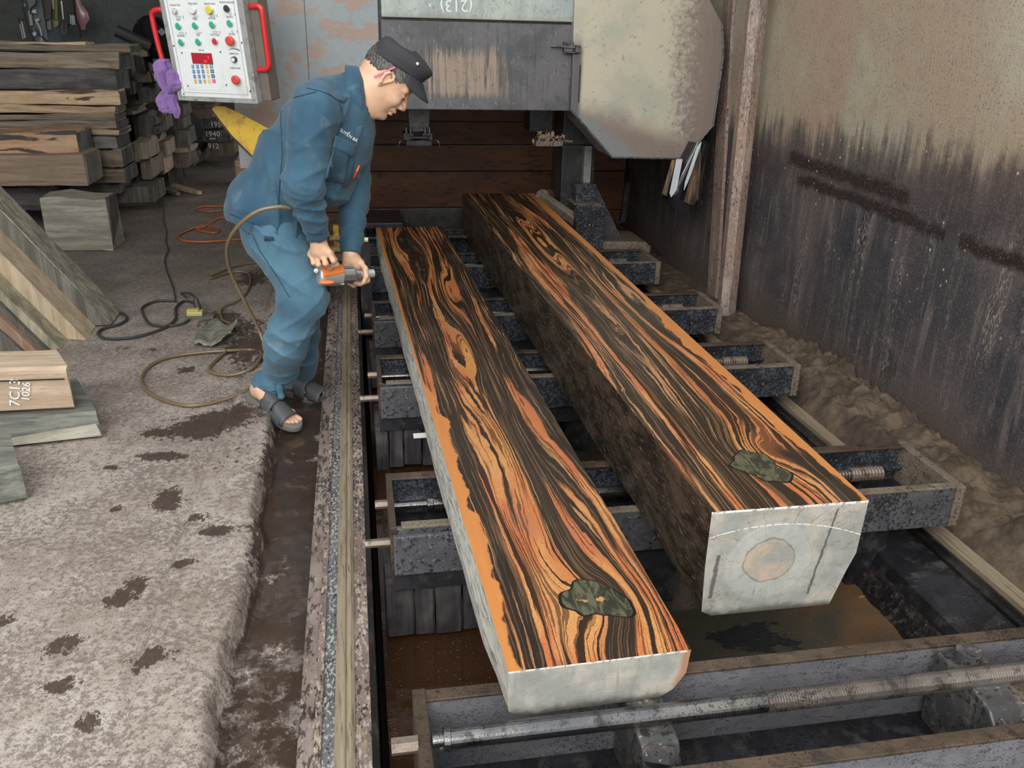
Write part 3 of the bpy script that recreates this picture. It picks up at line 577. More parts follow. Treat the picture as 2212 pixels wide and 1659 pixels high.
def endgrain(name,cx,cz,rings,w,h):
    def f(n):
        o=n.coord(); x,y,z=n.sep(o)
        dx=n.m('SUBTRACT',x,cx); dz=n.m('MULTIPLY',n.m('SUBTRACT',z,cz),1.1)
        r=n.m('SQRT',n.m('ADD',n.m('MULTIPLY',dx,dx),n.m('MULTIPLY',dz,dz)))
        r=n.m('ADD',r,n.m('MULTIPLY',n.m('SUBTRACT',n.noise(o,6,4,.6),.5),.075))
        g=n.noise(n.comb(n.m('MULTIPLY',r,1),0,0),60,3,.6)
        big=n.noise(o,9,5,.6)
        c=n.mix(n.ss(big,.40,.62),(.29,.295,.265),(.46,.425,.36)); c=n.mix(n.m('MULTIPLY',n.ss(g,.5,.62),(.6 if rings else .12)),c,(.36,.33,.28))
        if rings:
            core=n.ss(r,.066,.050); c=n.mix(n.m('MULTIPLY',core,n.m('MULTIPLY',n.ss(big,.35,.6),.6)),c,(.50,.34,.23))
            for rr,k in((.064,.75),(.112,.28)):
                ln=n.ss(n.m('ABSOLUTE',n.m('SUBTRACT',r,rr)),.0025,.0006); c=n.mix(n.m('MULTIPLY',ln,k),c,(.14,.10,.07))
            mid=n.m('MULTIPLY',n.ss(r,.060,.07),n.ss(r,.118,.108)); c=n.mix(n.m('MULTIPLY',mid,.45),c,(.43,.45,.42))
            ang=n.m('ARCTAN2',dz,dx); rad=n.noise(n.comb(n.m('MULTIPLY',ang,.9),n.m('MULTIPLY',r,1.0),0),2.6,4,.6)
            ck=n.ss(n.m('ABSOLUTE',n.m('SUBTRACT',rad,.5)),.006,.002); c=n.mix(n.m('MULTIPLY',n.m('MULTIPLY',ck,n.ss(r,.04,.08)),.5),c,(.16,.09,.06))
            # black brush marks
            for (xa_,za_,xb_,zb_,wd) in ((w/2-.075,h-.012,w/2-.118,.035,.0022),(-w/2+.032,h*.60,-w/2+.022,.05,.004),):
                t=n.m('DIVIDE',n.m('SUBTRACT',z,za_),zb_-za_); xc=n.m('MULTIPLY_ADD',t,xb_-xa_,xa_)
                dd=n.m('ABSOLUTE',n.m('SUBTRACT',n.m('SUBTRACT',x,xc),n.m('MULTIPLY',n.m('SUBTRACT',n.noise(o,40,3),.5),.012)))
                c=n.mix(n.m('MULTIPLY',n.m('MULTIPLY',n.ss(dd,wd*2,wd*.6),.85),n.m('MULTIPLY',n.ss(t,0,.02),n.ss(t,1,.98))),c,(.07,.07,.07))
        else:
            st=n.noise(n.map(o,(14,1,3)),3,5,.7,1); c=n.mix(n.m('MULTIPLY',n.ss(st,.52,.68),.65),c,(.26,.255,.23))
            c=n.mix(n.m('MULTIPLY',n.ss(n.noise(n.map(o,(1,1,1),(3,0,5)),7,4,.6),.55,.68),.8),c,(.26,.25,.23))
            c=n.mix(n.ss(n.m('ADD',x,n.m('MULTIPLY',n.m('SUBTRACT',big,.5),.08)),w/2-.03,w/2-.005),c,(.38,.20,.12))
        crack=n.noise(n.map(o,(5,1,5)),3,5,.6,1.2); c=n.mix(n.m('MULTIPLY',n.ss(n.m('ABSOLUTE',n.m('SUBTRACT',crack,.5)),.004,.001),.5),c,(.18,.12,.09))
        lowd=n.ss(n.m('ADD',z,n.m('MULTIPLY',n.m('SUBTRACT',big,.5),.05)),.022,.0); c=n.mix(lowd,c,(.10,.09,.08))
        chalk=n.ss(n.m('ABSOLUTE',n.m('SUBTRACT',n.m('ADD',z,n.m('MULTIPLY',n.m('MULTIPLY',dx,dx),.9)),h-.045 if rings else h-.003)),.0016,.0006)
        c=n.mix(n.m('MULTIPLY',n.m('MULTIPLY',chalk,1.0 if rings else 0.0),n.ss(n.noise(o,90,2),.4,.5)),c,(.85,.85,.85))
        edge=n.ss(z,h-.006,h-.001); c=n.mix(n.m('MULTIPLY',edge,n.ss(n.noise(o,70,3),.42,.5)),c,(.85,.83,.78))
        return {'Base Color':c,'Roughness':.55,'Normal':n.bump(n.m('ADD',big,g),.25,.004)}
    return mat(name,f)
W=.392; g1=[(-.01,1.15,.05,.62,-.055),(.02,1.9,.035,.42,-.07),(.045,2.75,.04,.5,.05),(.0,3.35,.035,.4,-.06),(.06,.18,.09,.13,-.07),(-.12,3.9,.05,.5,.05),(.10,1.1,.04,.6,.03)]
n1=Vector(((.258+.648)/2,1.353,.203)); f1=Vector(((.119+.555)/2,5.645,.203))
sawn('ebony_plank',n1,f1,.390,.435,.203,.320,ebony('striped_heartwood_plank',W,4.3,g1,-1,.030,1.6),M_bark,M_wetside,endgrain('grey_end_grain_plank',0,-.1,False,.39,.117),M_wetside,'thinner sawn plank nearest the worker, orange and black stripes, grey left edge',(.030,.02,.008,.020),(.045,.20,.068,.068,11))
W=.395
g2=[(.0,1.25,.05,.75,-.06),(.02,2.1,.035,.45,-.06),(-.03,2.85,.04,.55,.05),(.02,3.4,.04,.4,-.05),(.03,.28,.085,.15,.06),(.12,1.6,.04,.6,.03)]
n2=Vector(((.773+1.168)/2,1.603,.205)); f2=Vector(((.715+1.217)/2,5.865,.205))
sawn('ebony_beam',n2,f2,.395,.502,.205,.497,ebony('striped_heartwood_beam',W,4.3,g2,1,.026,1.75,off=11.7),M_wetside,M_wetside,endgrain('ringed_end_grain_beam',-.035,.145,True,.395,.29),M_wetside,'thick square beam with orange striped top, growth rings and black marks on its pale end',(.022,.10,.012,.0),(.012,.20,.062,.075,5))
# ================================================================== BANDSAW GANTRY
GY=5.0
def bodym(n):
    o=n.coord(); x,y,z=n.sep(o); a=n.noise(n.map(o,(1,1,2.2)),4.5,7,.68,.25); b=n.noise(o,3,4)
    c=n.mix(n.ss(a,.50,.53),(.25,.285,.30),(.32,.225,.175)); c=n.mix(n.m('MULTIPLY',n.ss(n.noise(o,26,4,.7),.5,.66),.4),c,(.23,.20,.18)); c=n.mix(n.m('MULTIPLY',n.ss(b,.5,.7),.25),c,(.40,.36,.32))
    v=n.vor(o,7); k=n.ss(n.m('ADD',v,n.m('MULTIPLY',n.noise(o,20),.1)),.16,.14); c=n.mix(n.m('MULTIPLY',k,n.m('MULTIPLY',n.ss(n.noise(o,2.2,2),.58,.6),.6)),c,(.10,.075,.065))
    return {'Base Color':c,'Roughness':.5,'Normal':n.bump(a,.2,.003)}
M_body=mat('peeling_blue_grey_paint',bodym)
def sheet(cl,cm_,cd,z0,z1,rightrust=None):
    def f(n):
        o=n.coord(); x,y,z=n.sep(o); a=n.noise(o,3.2,5,.6); b=n.noise(n.map(o,(14,1,1.1)),3,6,.65); g=n.noise(o,50,4,.7)
        c=n.mix(n.ss(a,.38,.62),cl,cm_); c=n.mix(n.m('MULTIPLY',n.ss(b,.48,.68),.6),c,cd); c=n.mix(n.m('MULTIPLY',n.ss(g,.54,.66),.4),c,tuple(v*.4 for v in cd))
        e=n.ss(n.m('ADD',z,n.m('MULTIPLY',n.m('SUBTRACT',a,.5),.1)),z0+.04,z0); c=n.mix(n.m('MULTIPLY',e,.7),c,cd)
        sp=n.ss(n.noise(o,75,2,.6),.70,.73); c=n.mix(n.m('MULTIPLY',sp,.5),c,(.55,.52,.47))
        return {'Base Color':c,'Roughness':n.m('MULTIPLY_ADD',a,.4,.3),'Normal':n.bump(n.m('ADD',a,g),.2,.003)}
    return f
M_door1=mat('grey_green_door',sheet((.33,.38,.37),(.46,.50,.44),(.27,.24,.19),1.57,1.6))
def doorm(n):
    o=n.coord(); x,y,z=n.sep(o); a=n.noise(o,3.2,5,.6); b=n.noise(n.map(o,(22,1,1.1)),2.4,6,.65); g=n.noise(o,50,4,.7)
    c=n.mix(n.ss(a,.4,.6),(.070,.068,.070),(.12,.115,.118))
    band=n.m('MULTIPLY',n.m('MULTIPLY',n.ss(x,.28,.5),n.ss(x,.98,.75)),n.m('MULTIPLY',n.ss(z,1.13,1.22),n.ss(z,1.50,1.36)))
    c=n.mix(n.m('MULTIPLY',n.ss(n.m('ADD',b,n.m('MULTIPLY',band,.3)),.62,.86),.9),c,(.34,.25,.18)); c=n.mix(n.m('MULTIPLY',n.ss(b,.46,.36),.6),c,(.04,.035,.035))
    c=n.mix(n.m('MULTIPLY',n.ss(n.noise(n.map(o,(9,1,2)),9,4,.7),.6,.68),.5),c,(.36,.34,.31)); c=n.mix(n.m('MULTIPLY',n.ss(g,.56,.68),.4),c,(.02,.02,.02))
    return {'Base Color':c,'Roughness':n.m('MULTIPLY_ADD',a,.4,.25),'Normal':n.bump(n.m('ADD',b,g),.25,.003)}
M_door2=mat('burnt_streaked_door',doorm)
def octm(n):
    o=n.coord(); x,y,z=n.sep(o); a=n.noise(o,3.0,5,.6); g=n.noise(o,34,5,.75); st=n.noise(n.map(o,(9,1,1)),3,5,.6)
    c=n.mix(n.ss(a,.4,.6),(.40,.39,.31),(.50,.455,.34)); 
    # rust eats in from right, lower edge and left lower rim
    dz=n.m('SUBTRACT',z,.85); e1=n.ss(n.m('ADD',n.m('ADD',x,n.m('MULTIPLY',n.m('SUBTRACT',a,.5),.35)),n.m('MULTIPLY',n.m('SUBTRACT',g,.5),.45)),1.78,1.98)
    e2=n.ss(n.m('SUBTRACT',n.m('ADD',dz,n.m('MULTIPLY',n.m('SUBTRACT',a,.5),.2)),n.m('MULTIPLY',n.m('SUBTRACT',1.75,x),.22)),.26,.10)
    e3=n.ss(n.m('SUBTRACT',x,n.m('MULTIPLY',n.m('SUBTRACT',a,.5),.05)),1.285,1.255)
    rus=n.mix(st,(.155,.115,.10),(.25,.185,.155)); c=n.mix(n.m('MULTIPLY',n.m('MAXIMUM',e1,e2),.92),c,rus)
    rim=n.ss(n.m('SUBTRACT',n.m('ADD',dz,n.m('MULTIPLY',n.m('SUBTRACT',a,.5),.12)),n.m('MULTIPLY',n.m('SUBTRACT',1.55,x),.7)),.12,.03); c=n.mix(n.m('MULTIPLY',rim,n.ss(x,1.8,1.6)),c,(.20,.205,.20))
    c=n.mix(n.m('MULTIPLY',e3,n.ss(z,1.55,1.4)),c,(.11,.105,.105)); c=n.mix(n.m('MULTIPLY',n.ss(g,.60,.66),.5),c,(.12,.095,.08)); c=n.mix(n.ss(n.noise(o,80,2),.72,.74),c,(.55,.5,.44))
    return {'Base Color':c,'Roughness':.5,'Normal':n.bump(g,.2,.003)}
M_oct=mat('stained_wheel_guard',octm)
M_black=plain('shade_and_crack_black',(.012,.011,.011),.5,vary=.3)  # near-black for the shade behind the machine and for the beam crack
M_bs=grime('greasy_black_machine',(.02,.02,.021),(.045,.042,.04),(.08,.06,.045),(5,6,4),(1,1,.5),spat=.3,rough=(.2,.5),bump=.4)
M_redbrown=grime('red_brown_back_sheet',(.17,.065,.022),(.11,.042,.016),(.05,.022,.011),(3,4,2),(.5,1,2),spat=.2,rough=(.4,.7))
gt=thing('bandsaw_gantry',(.8,5.5,-.42),'large grimy bandsaw gantry spanning the track behind the worker, pale octagonal wheel guard','bandsaw')
p0=PY(508,290,GY)
mk('column_panel',cat_(box(PY(512,290,GY).x,-.22,GY,GY+.9,.79,2.6),box(-.2195,.160,GY,GY+.9,PY(1000,237,GY).z,2.6)),M_body,gt,bevel=.004,origin=(0,0,0),label='peeling blue-grey painted panel')
zb1=PY(1000,46,GY).z; zd=PY(1000,237,GY).z
mk('left_leg',box(-.44,-.25,GY+.02,GY+.85,-.09,.79),M_bs,gt,bevel=.006)
mk('light_block_body',box(.158,1.245,GY+.03,GY+1.6,zd+.01,2.6),M_bs,gt)  # body behind the doors, made deep to block light from the interior
mk('upper_door',box(.176,1.224,GY-.015,GY+.03,zb1+.010,2.6),M_door1,gt,bevel=.004,origin=(0,0,0),label='grey-green door with chalk writing')
mk('lower_door',box(.172,1.226,GY-.012,GY+.03,zd,zb1-.003),M_door2,gt,bevel=.004,origin=(0,0,0),label='dark streaked door')
op=[PY(*p,GY-.05) for p in((1243,-40),(1233,240),(1322,340),(1480,343),(1541,270),(1563,120),(1560,50),(1531,-6))]
op+= [Vector((op[-1].x-.3,op[-1].y,2.05)),Vector((op[0].x,op[0].y,2.1))]
og=mk('wheel_guard',prism(op,(0,.32,0)),M_oct,gt,origin=(0,0,0),bevel=.006,label='pale octagonal wheel guard, rust-stained'); fixn(og)
rim=[PY(*p,GY-.056) for p in((1234,238),(1322,340),(1480,343),(1541,270),(1563,120),(1560,50))]
mk('guard_rim',tube(rim,.006,6,raw=True),M_plate,gt)
mk('guard_seam',box(1.262,1.268,GY-.056,GY-.045,zd+.05,1.36),M_dark,gt)
lt=thing('door_latch',PY(1222,108,GY-.02),'small dark toggle latch between streaked door and wheel guard','latch')
a=PY(1190,100,GY-.03);b=PY(1254,104,GY-.075)
mk('arm',tube([a,a.lerp(b,.5),b],.006,6,raw=True),M_rod,lt); mk('arm',tube([a+Vector((.08,0,-.02)),b+Vector((0,0,-.018))],.005,6,raw=True),M_rod,lt)
mk('bracket',box(a.x+.07,a.x+.125,GY-.055,GY-.012,a.z-.03,a.z+.025),M_rod,lt,bevel=.004); mk('bracket',box(b.x-.03,b.x,GY-.085,GY-.05,b.z-.025,b.z+.015),M_rod,lt,bevel=.004)
mk('spring',threaded((a.x+.07,GY-.06,a.z-.028),(a.x+.15,GY-.06,a.z-.03),.007,.008),M_rod,lt)
# chalk writing (upside down, cut by the frame top)
M_chalk=plain('white_chalk',(.80,.83,.80),.9,vary=.05)
zc=PY(990,12,GY).z
text('chalk_writing','(213)',.085,frame((PY(985,12,GY).x,GY-.0165,zc),(-1,0,-.02),(0,0,-1)),M_chalk,gt)
text('chalk_writing','x',.04,frame((PY(928,8,GY).x,GY-.0165,zc),(1,0,0),(0,0,1)),M_chalk,gt)
text('chalk_writing','--',.05,frame((PY(891,2,GY).x,GY-.0165,zc+.03),(1,0,0),(0,0,1)),M_chalk,gt)
# interior: blade, guides, back sheets, right column
zbld=PY(1000,315,5.3).z
bx0,bx1=PY(760,313,5.3).x,PY(1310,316,5.3).x
Vb=[];Fb=[];nn=150
for i in range(nn+1):
    x=bx0+(bx1-bx0)*i/nn; Vb+=[Vector((x,5.30-(.006 if i%2 else 0),zbld)),Vector((x,5.38,zbld)),Vector((x,5.38,zbld+.002)),Vector((x,5.30-(.006 if i%2 else 0),zbld+.002))]
for i in range(nn):
    for k in range(4): Fb.append((i*4+k,i*4+(k+1)%4,i*4+4+(k+1)%4,i*4+4+k))
mk('saw_blade',(Vb,Fb),M_rod,gt,label='thin toothed blade')
gx=PY(903,290,5.25)
mk('guide_arm',prism([(PY(880,238,5.25).x,5.22,zd+.1),(PY(932,238,5.25).x,5.22,zd+.1),(PY(924,278,5.25).x,5.22,PY(924,283,5.25).z),(PY(884,278,5.25).x,5.22,PY(884,283,5.25).z)],(0,.12,0)),M_wetblk,gt,label='black guide arm')
gb=M_gd=grime('black_oily_casting',(.02,.02,.021),(.04,.04,.042),(.012,.012,.012),(9,9,9),metal=.5,spat=.2,rough=(.2,.45)); mk('guide_block',cat_(box(gx.x-.075,gx.x+.075,5.18,5.33,zbld+.012,zbld+.045),box(gx.x-.09,gx.x-.03,5.17,5.3,zbld+.045,zbld+.085),box(gx.x+.02,gx.x+.08,5.17,5.3,zbld+.045,zbld+.085),cyl((gx.x-.05,5.17,zbld+.06),(gx.x+.06,5.17,zbld+.062),.012,10)),M_gd,gt,bevel=.003)
for dx in(-.07,-.045,.04,.065): mk('guide_bolt',cyl((gx.x+dx,5.2,zbld+.085),(gx.x+dx,5.2,zbld+.115),.008,8),M_rod,gt)
for s in(-1,1): mk('guide_hose',tube([(gx.x+s*.07,5.18,zbld+.05),(gx.x+s*.11,5.16,zbld+.04),(gx.x+s*.12,5.16,zbld+.005)],.004,6),M_rod,gt)
mk('guide_arm',box(PY(1142,240,5.6).x,PY(1190,240,5.6).x,5.55,5.75,PY(1160,282,5.6).z,zd+.1),M_wetblk,gt)
mk('guide_block',cat_(box(PY(1155,300,5.3).x,PY(1212,300,5.3).x,5.25,5.38,zbld+.004,zbld+.035),cyl(PY(1205,302,5.27),PY(1236,306,5.27),.007,8)),M_tan,gt)
for k,(za,zb_) in enumerate(((1.00,1.35),(.62,.993),(.30,.61),(-.02,.29))):
    mk('back_sheet',box(-.25,2.19,6.9+.01*k,6.93+.01*k,za-.12,zb_-.12),M_redbrown,gt,origin=(0,0,0))
mk('shade_backing',box(-.6,2.19,6.97,7.3,-.4,2.6),M_black,gt)  # near-black backing, shade behind the machine put into its colour
cx0,cx1=PY(1216,300,5.55).x,PY(1288,300,5.55).x
mk('right_column',box(cx0,cx1,5.55,5.85,.05,2.6),M_bs,gt,bevel=.006)
mk('column_slot',box(PY(1262,350,5.5).x,PY(1277,350,5.5).x,5.50,5.55,PY(1270,396,5.5).z,PY(1270,312,5.5).z),grime('bright_guide_face',(.22,.225,.22),(.30,.30,.29),(.14,.14,.13),(5,8,3),spat=.2,rough=(.3,.5)),gt,label='pale slide face')
mk('column_pad',prism([PY(1243,398,5.42),PY(1288,398,5.42),PY(1286,445,5.42),PY(1245,445,5.42)],(0,.13,0)),M_plate2,gt,bevel=.004)
q1=PY(1285,395,5.6);q2=PY(1330,500,5.6)
mk('column_gusset',prism([q1,PY(1345,520,5.6),PY(1285,520,5.6)],(0,.02,0)),M_plate,gt)
mk('column_base',cat_(box(PY(1240,480,5.4).x,PY(1300,480,5.4).x,5.35,5.55,.1,PY(1260,440,5.4).z),box(cx0-.05,1.83,5.45,5.82,.0,PZ(1300,500,.20).z+.03)),M_plate2,gt,bevel=.008)
mk('dust_cap',box(PY(1240,440,5.35).x,PY(1300,440,5.35).x,5.345,5.55,PY(1260,440,5.4).z,PY(1260,440,5.4).z+.008),M_tan,gt,bevel=.003,label='tan sawdust lying on the base')
mk('foot_nose',cat_(prism([(PY(1290,500,5.3).x,5.42,.1),(1.86,5.42,.1),(1.93,5.42,.14),(1.94,5.42,.21),(1.90,5.42,.245),(PY(1290,500,5.3).x,5.42,.255)],(0,.35,0))),M_tan,gt,bevel=.012,label='dusty rounded foot')
mk('deflector_strip',prism([PY(1172,423,5.6),PY(1185,420,5.6),PY(1275,480,5.35),PY(1262,490,5.35)],(0,.02,-.05)),M_tan,gt,bevel=.002)
mk('roller_end',cyl(PY(1172,425,5.7),PY(1200,425,5.9),.05,18),M_tan,gt)
mk('cross_frame',cat_(box(.05,.95,6.18,6.25,.16,.34),box(.05,.30,5.7,6.18,.30,.335),box(.05,.95,5.72,5.80,.22,.24)),M_bs,gt,bevel=.004)
mk('drip_tray',box(.1,2.1,6.3,6.88,-.15,.1),M_redbrown,gt,origin=(0,0,0))
mk('brace',prism([PY(1352,395,6.2),PY(1362,395,6.2),PY(1350,480,6.2),PY(1340,480,6.2)],(0,.04,0)),M_bs,gt)
# sawdust clump hanging on the blade guide
rg=random.Random(5); V=[];F=[]
for i in range(70):
    c=PY(1183+rg.gauss(0,14),297+rg.gauss(0,6),5.26); s=rg.uniform(.01,.022); a=[c+Vector((rg.uniform(-s,s),rg.uniform(-s,s),rg.uniform(-s,s))) for _ in range(4)]; n0=len(V); V+=a; F+=[(n0,n0+1,n0+2),(n0,n0+2,n0+3),(n0,n0+3,n0+1),(n0+1,n0+3,n0+2)]
M_shav=plain('pale_wood_shavings',(.33,.24,.16),.8,vary=.3)
o=mk('wood_shavings',(V,F),M_shav); o['label']='clump of pale wood shavings caught on the blade guide under the streaked door'; o['category']='shavings'; o['kind']='stuff'
# black chute strips beside the wheel guard
M_gloss=plain('glossy_black_rubber',(.012,.012,.014),.12,coat=.5,vary=.3)
M_straw=timber('wet_streaked_wood_chute',(.02,.014,.010),(.30,.17,.07),'Z',bump=.5)
ct=thing('discharge_chute',PY(1470,440,4.88),'glossy black folded rubber chute hanging below the octagonal wheel guard','chute')
def flap(name,pts,m,th=.012,**k): mk(name,prism([PY(x,y,Y) for x,y,Y in pts],(0,th,0)),m,ct,bevel=.002,**k)
tb=[];nk=15
Vc=[];Fc=[]
for j,(yy,xa_,xb_) in enumerate(((306,1492,1530),(345,1472,1524),(400,1440,1514),(430,1434,1508),(448,1446,1500))):
    for k in range(24):
        a_=2*math.pi*k/24; xm=(xa_+xb_)/2; rr=(xb_-xa_)/2; fo=1+.12*math.sin(a_*5+j*.3)+.05*math.sin(a_*9)
        c=PY(xm+rr*math.cos(a_)*fo,yy-6*math.sin(a_)*(j>2),4.93); c.y+=.06*math.sin(a_)*fo; Vc.append(c)
for j in range(4):
    for k in range(24): Fc.append((j*24+k,j*24+(k+1)%24,j*24+24+(k+1)%24,j*24+24+k))
mk('chute_sleeve',(Vc,Fc),M_gloss,ct,smooth=True)
flap('strip',[(1462,344,4.85),(1475,344,4.85),(1462,410,4.84),(1450,427,4.84),(1447,418,4.84)],plain('pale_grey_strip',(.55,.58,.60),.25,vary=.2),label='pale grey strip')  # pale grey strip laid over the black sleeve
flap('strip',[(1506,318,4.85),(1516,306,4.85),(1510,335,4.85),(1486,395,4.84),(1478,412,4.84),(1480,395,4.84)],bpy.data.materials['pale_grey_strip'],label='pale grey strip')
flap('strip',[(1502,352,4.84),(1514,318,4.84),(1514,360,4.84),(1508,430,4.83),(1494,444,4.83),(1478,436,4.83),(1488,400,4.83)],M_straw,label='brown streaked strip')
flap('strip',[(1452,346,4.87),(1460,346,4.87),(1440,424,4.86),(1431,419,4.86)],M_straw)
# yellow chute plate and pulley, left of the gantry
M_yel=grime('chipped_yellow_paint',(.70,.44,.02),(.62,.38,.025),(.45,.27,.03),(7,9,4),spat=.15,spscale=30,rough=(.35,.6),spcol=(.10,.05,.02),light=(.15,(.45,.2,.06)))
yt=thing('yellow_guard',PY(515,300,4.75),'chipped yellow steel guard plate sticking out behind the worker\'s back','guard')
yp=[PY(x,y,4.75) for x,y in((458,233),(466,229),(485,230),(515,243),(578,277),(640,320),(640,420),(600,400),(553,345),(500,292),(460,248))]
o=mk('plate',prism(yp,(0,.016,0)),M_yel,yt,bevel=.002,origin=(0,0,0)); fixn(o)
mk('plate_edge',tube([PY(x,y,4.752) for x,y in((458,240),(500,294),(553,346),(600,402))],.006,6,raw=True),M_wetbrown,yt)
mk('mounting_leg',box(PY(600,400,4.77).x,PY(640,400,4.77).x,4.77,4.83,-.02,PY(600,380,4.77).z),M_bs,yt)
mt=thing('yellow_clamp',PY(728,540,4.8)*1.0,'dirty yellow clamp bracket seen between the worker\'s two forearms','clamp')
def cb(x0,y0,x1,y1,Y,th,m,nm): 
    a=PY(x0,y1,Y);b=PY(x1,y0,Y); mk(nm,box(a.x,b.x,Y,Y+th,a.z,b.z),m,mt,bevel=.004)
M_dy=grime('dirty_yellow',(.30,.19,.03),(.20,.12,.03),(.10,.06,.03),(7,9,4),spat=.4,rough=(.35,.6))
cb(712,535,738,545,4.75,.06,M_dy,'foot'); cb(712,512,736,520,4.76,.06,M_dy,'jaw'); cb(722,488,732,545,4.79,.05,M_dy,'upright'); a=PY(700,545,4.8);b=PY(745,545,4.8); mk('base_bar',box(-.30,b.x,4.8,5.03,a.z-.05,a.z),M_wetbrown,mt,bevel=.004)
nt=thing('hose_fitting',PZ(782,560,.1),'small yellow-green hose fitting with white nut just right of the worker\'s left cuff','fitting')
a=PY(776,518,4.9); mk('fitting_body',cyl(a,a+Vector((.03,0,0)),.018,8),plain('lime_paint',(.45,.42,.03),.4),nt); mk('nut',hexn(a+Vector((.03,0,0)),a+Vector((.05,0,0)),.014),M_chalk,nt); mk('stem',box(a.x-.005,a.x+.06,4.9,4.94,-.17,a.z-.02),M_bs,nt)
# grey timber prop at the foot of the gantry, hidden support under floor level bits behind the worker
st=thing('measuring_stick',PY(905,943,3.0),'short white graduated stick poking out from under the thinner plank','stick')
a=PZ(893,944,.19);b=PZ(980,938,.19)
mk('stick_body',prism([a+Vector((0,-.012,0)),b+Vector((0,-.012,0)),b+Vector((0,.012,0)),a+Vector((0,.012,0))],(0,0,.008)),plain('white_stick',(.75,.75,.72),.5),st)
# ================================================================== CONTROL PANEL
YB=4.6
BL=PY(385,217,YB); Rh=Vector((math.cos(R(-26)),math.sin(R(-26)),0))
def on_line(px,py):   # point on the pixel ray lying in the vertical plane through BL along Rh, keeps x/y only
    d=ray(px,py); A=np.array([[d.x,-Rh.x],[d.y,-Rh.y]]); t,s=np.linalg.solve(A,[BL.x,BL.y]); return s
PW=on_line(556,214)
d=ray(343,0); t=(Vector((BL.x,BL.y,0)).dot(Rh))/(d.x*Rh.x+d.y*Rh.y); T=Vector((0,0,H))+d*t
Uh=(T-BL).normalized(); ul=(T-BL).length; Nh=Rh.cross(Uh).normalized()
CP=thing('control_panel',BL,'white push-button control pendant with red side handles and number keypad, left of the cap','control panel')
def PL(u,v,h=0): return BL+Rh*(u*PW)+Uh*v+Nh*h     # u 0..1 across, v metres up, h proud of the face
def uv(px,py):
    # intersect the pixel ray with the panel face
    d=ray(px,py); o=Vector((0,0,H)); t=(BL-o).dot(Nh)/d.dot(Nh); p=o+d*t-BL; return p.dot(Rh)/PW, p.dot(Uh)
PH=ul*1.28
M_case=grime('dull_grey_case',(.30,.30,.29),(.36,.36,.35),(.20,.19,.17),(7,9,4),spat=.1,spscale=60,rough=(.4,.6))
M_caseb=plain('brown_grey_case_side',(.16,.135,.11),.6,vary=.25)
def whitef(n):
    o=n.coord(); a=n.noise(o,9,5,.6); g=n.noise(o,60,4,.7); c=n.mix(n.ss(a,.5,.75),(.74,.77,.76),(.66,.65,.58)); c=n.mix(n.m('MULTIPLY',n.ss(g,.62,.72),.4),c,(.40,.36,.28)); return {'Base Color':c,'Roughness':.4}
M_white=mat('grimy_white_face',whitef)
def slab(u0,u1,v0,v1,h0,h1):
    P=[PL(u0,v0,h0),PL(u1,v0,h0),PL(u1,v1,h0),PL(u0,v1,h0)]; return prism(P,Nh*(h1-h0))
def pk(nm,VF,m,lab=None,bevel=0,parent=CP,smooth=False):
    o=mk(nm,VF,m,parent,bevel=bevel,smooth=smooth); fixn(o)
    if lab: o['label']=lab
    return o
pk('case',slab(-.0,1.0,0,PH,-.05,0),M_case,bevel=.004)
pk('back_case',prism([PL(.12,.0,-.05),PL(1.1,.005,-.05),PL(1.1,PH,-.05),PL(.12,PH,-.05)],Nh*-.09),M_caseb,bevel=.006)
ub,vb=uv(401,207); uc,vc=uv(547,204)
pk('face_plate',slab(.065,.935,vb,PH*.98,0,.002),M_white,'white printed face plate')
M_ink=plain('dark_ink',(.05,.05,.055),.6); M_thin=plain('grey_ink',(.16,.17,.18),.6)
def linebox(u0,v0,u1,v1,wd=.0012,h=.0032,m=None,nm='printed_line'):
    a=PL(u0,v0,h-.001);b=PL(u1,v1,h-.001);dd=(b-a).normalized();s=Nh.cross(dd)*wd/2; return pk(nm,prism([a-s,b-s,b+s,a+s],Nh*.0008),m or M_thin)
linebox(.10,vb+.018,.90,vb+.018);linebox(.10,vb+.018,.10,PH*.95);linebox(.90,vb+.018,.90,PH*.95)
MF=frame((0,0,0),Rh,Uh)
def FM(u,v,h=.0032): M=MF.copy(); M.translation=PL(u,v,h); return M
def disc(u,v,r,h0,h1,m,nm='button',lab=None,dome=0,parent=CP):
    a=PL(u,v,h0);b=PL(u,v,h1); VF=rev(a,b,[(0,r),(.8,r),(1,r*.86)] if not dome else [(0,r*.7),(.4,r*.75),(.45,r),(.8,r*.97),(1,r*.7)],20); return pk(nm,VF,m,lab,parent=parent,smooth=False)
M_green=plain('green_button',(.03,.42,.25),.4); M_redb=plain('red_button',(.62,.03,.04),.4); M_redm=plain('red_mushroom',(.66,.07,.05),.45); M_yellow=plain('yellow_lens',(.75,.62,.05),.3)
M_silver=plain('silver_bezel',(.60,.60,.60),.3,metal=.5); M_wht=plain('white_lens',(.80,.80,.78),.35); M_grayk=plain('dark_grey_knob',(.05,.05,.05),.4)
rows=[((380,24),(418,21),(455,21),(492,18)),((387,56),(423,55),(460,53),(498,50)),((393,91),(430,90),(466,89),(503,87))]
words=[('CONG TAC','DEN BAO','BANH DAO','KHOA NGUON'),('LEN','TIEN','M.CUA','NUOC'),('XUONG','LUI','TAT CUA','DUNG')]
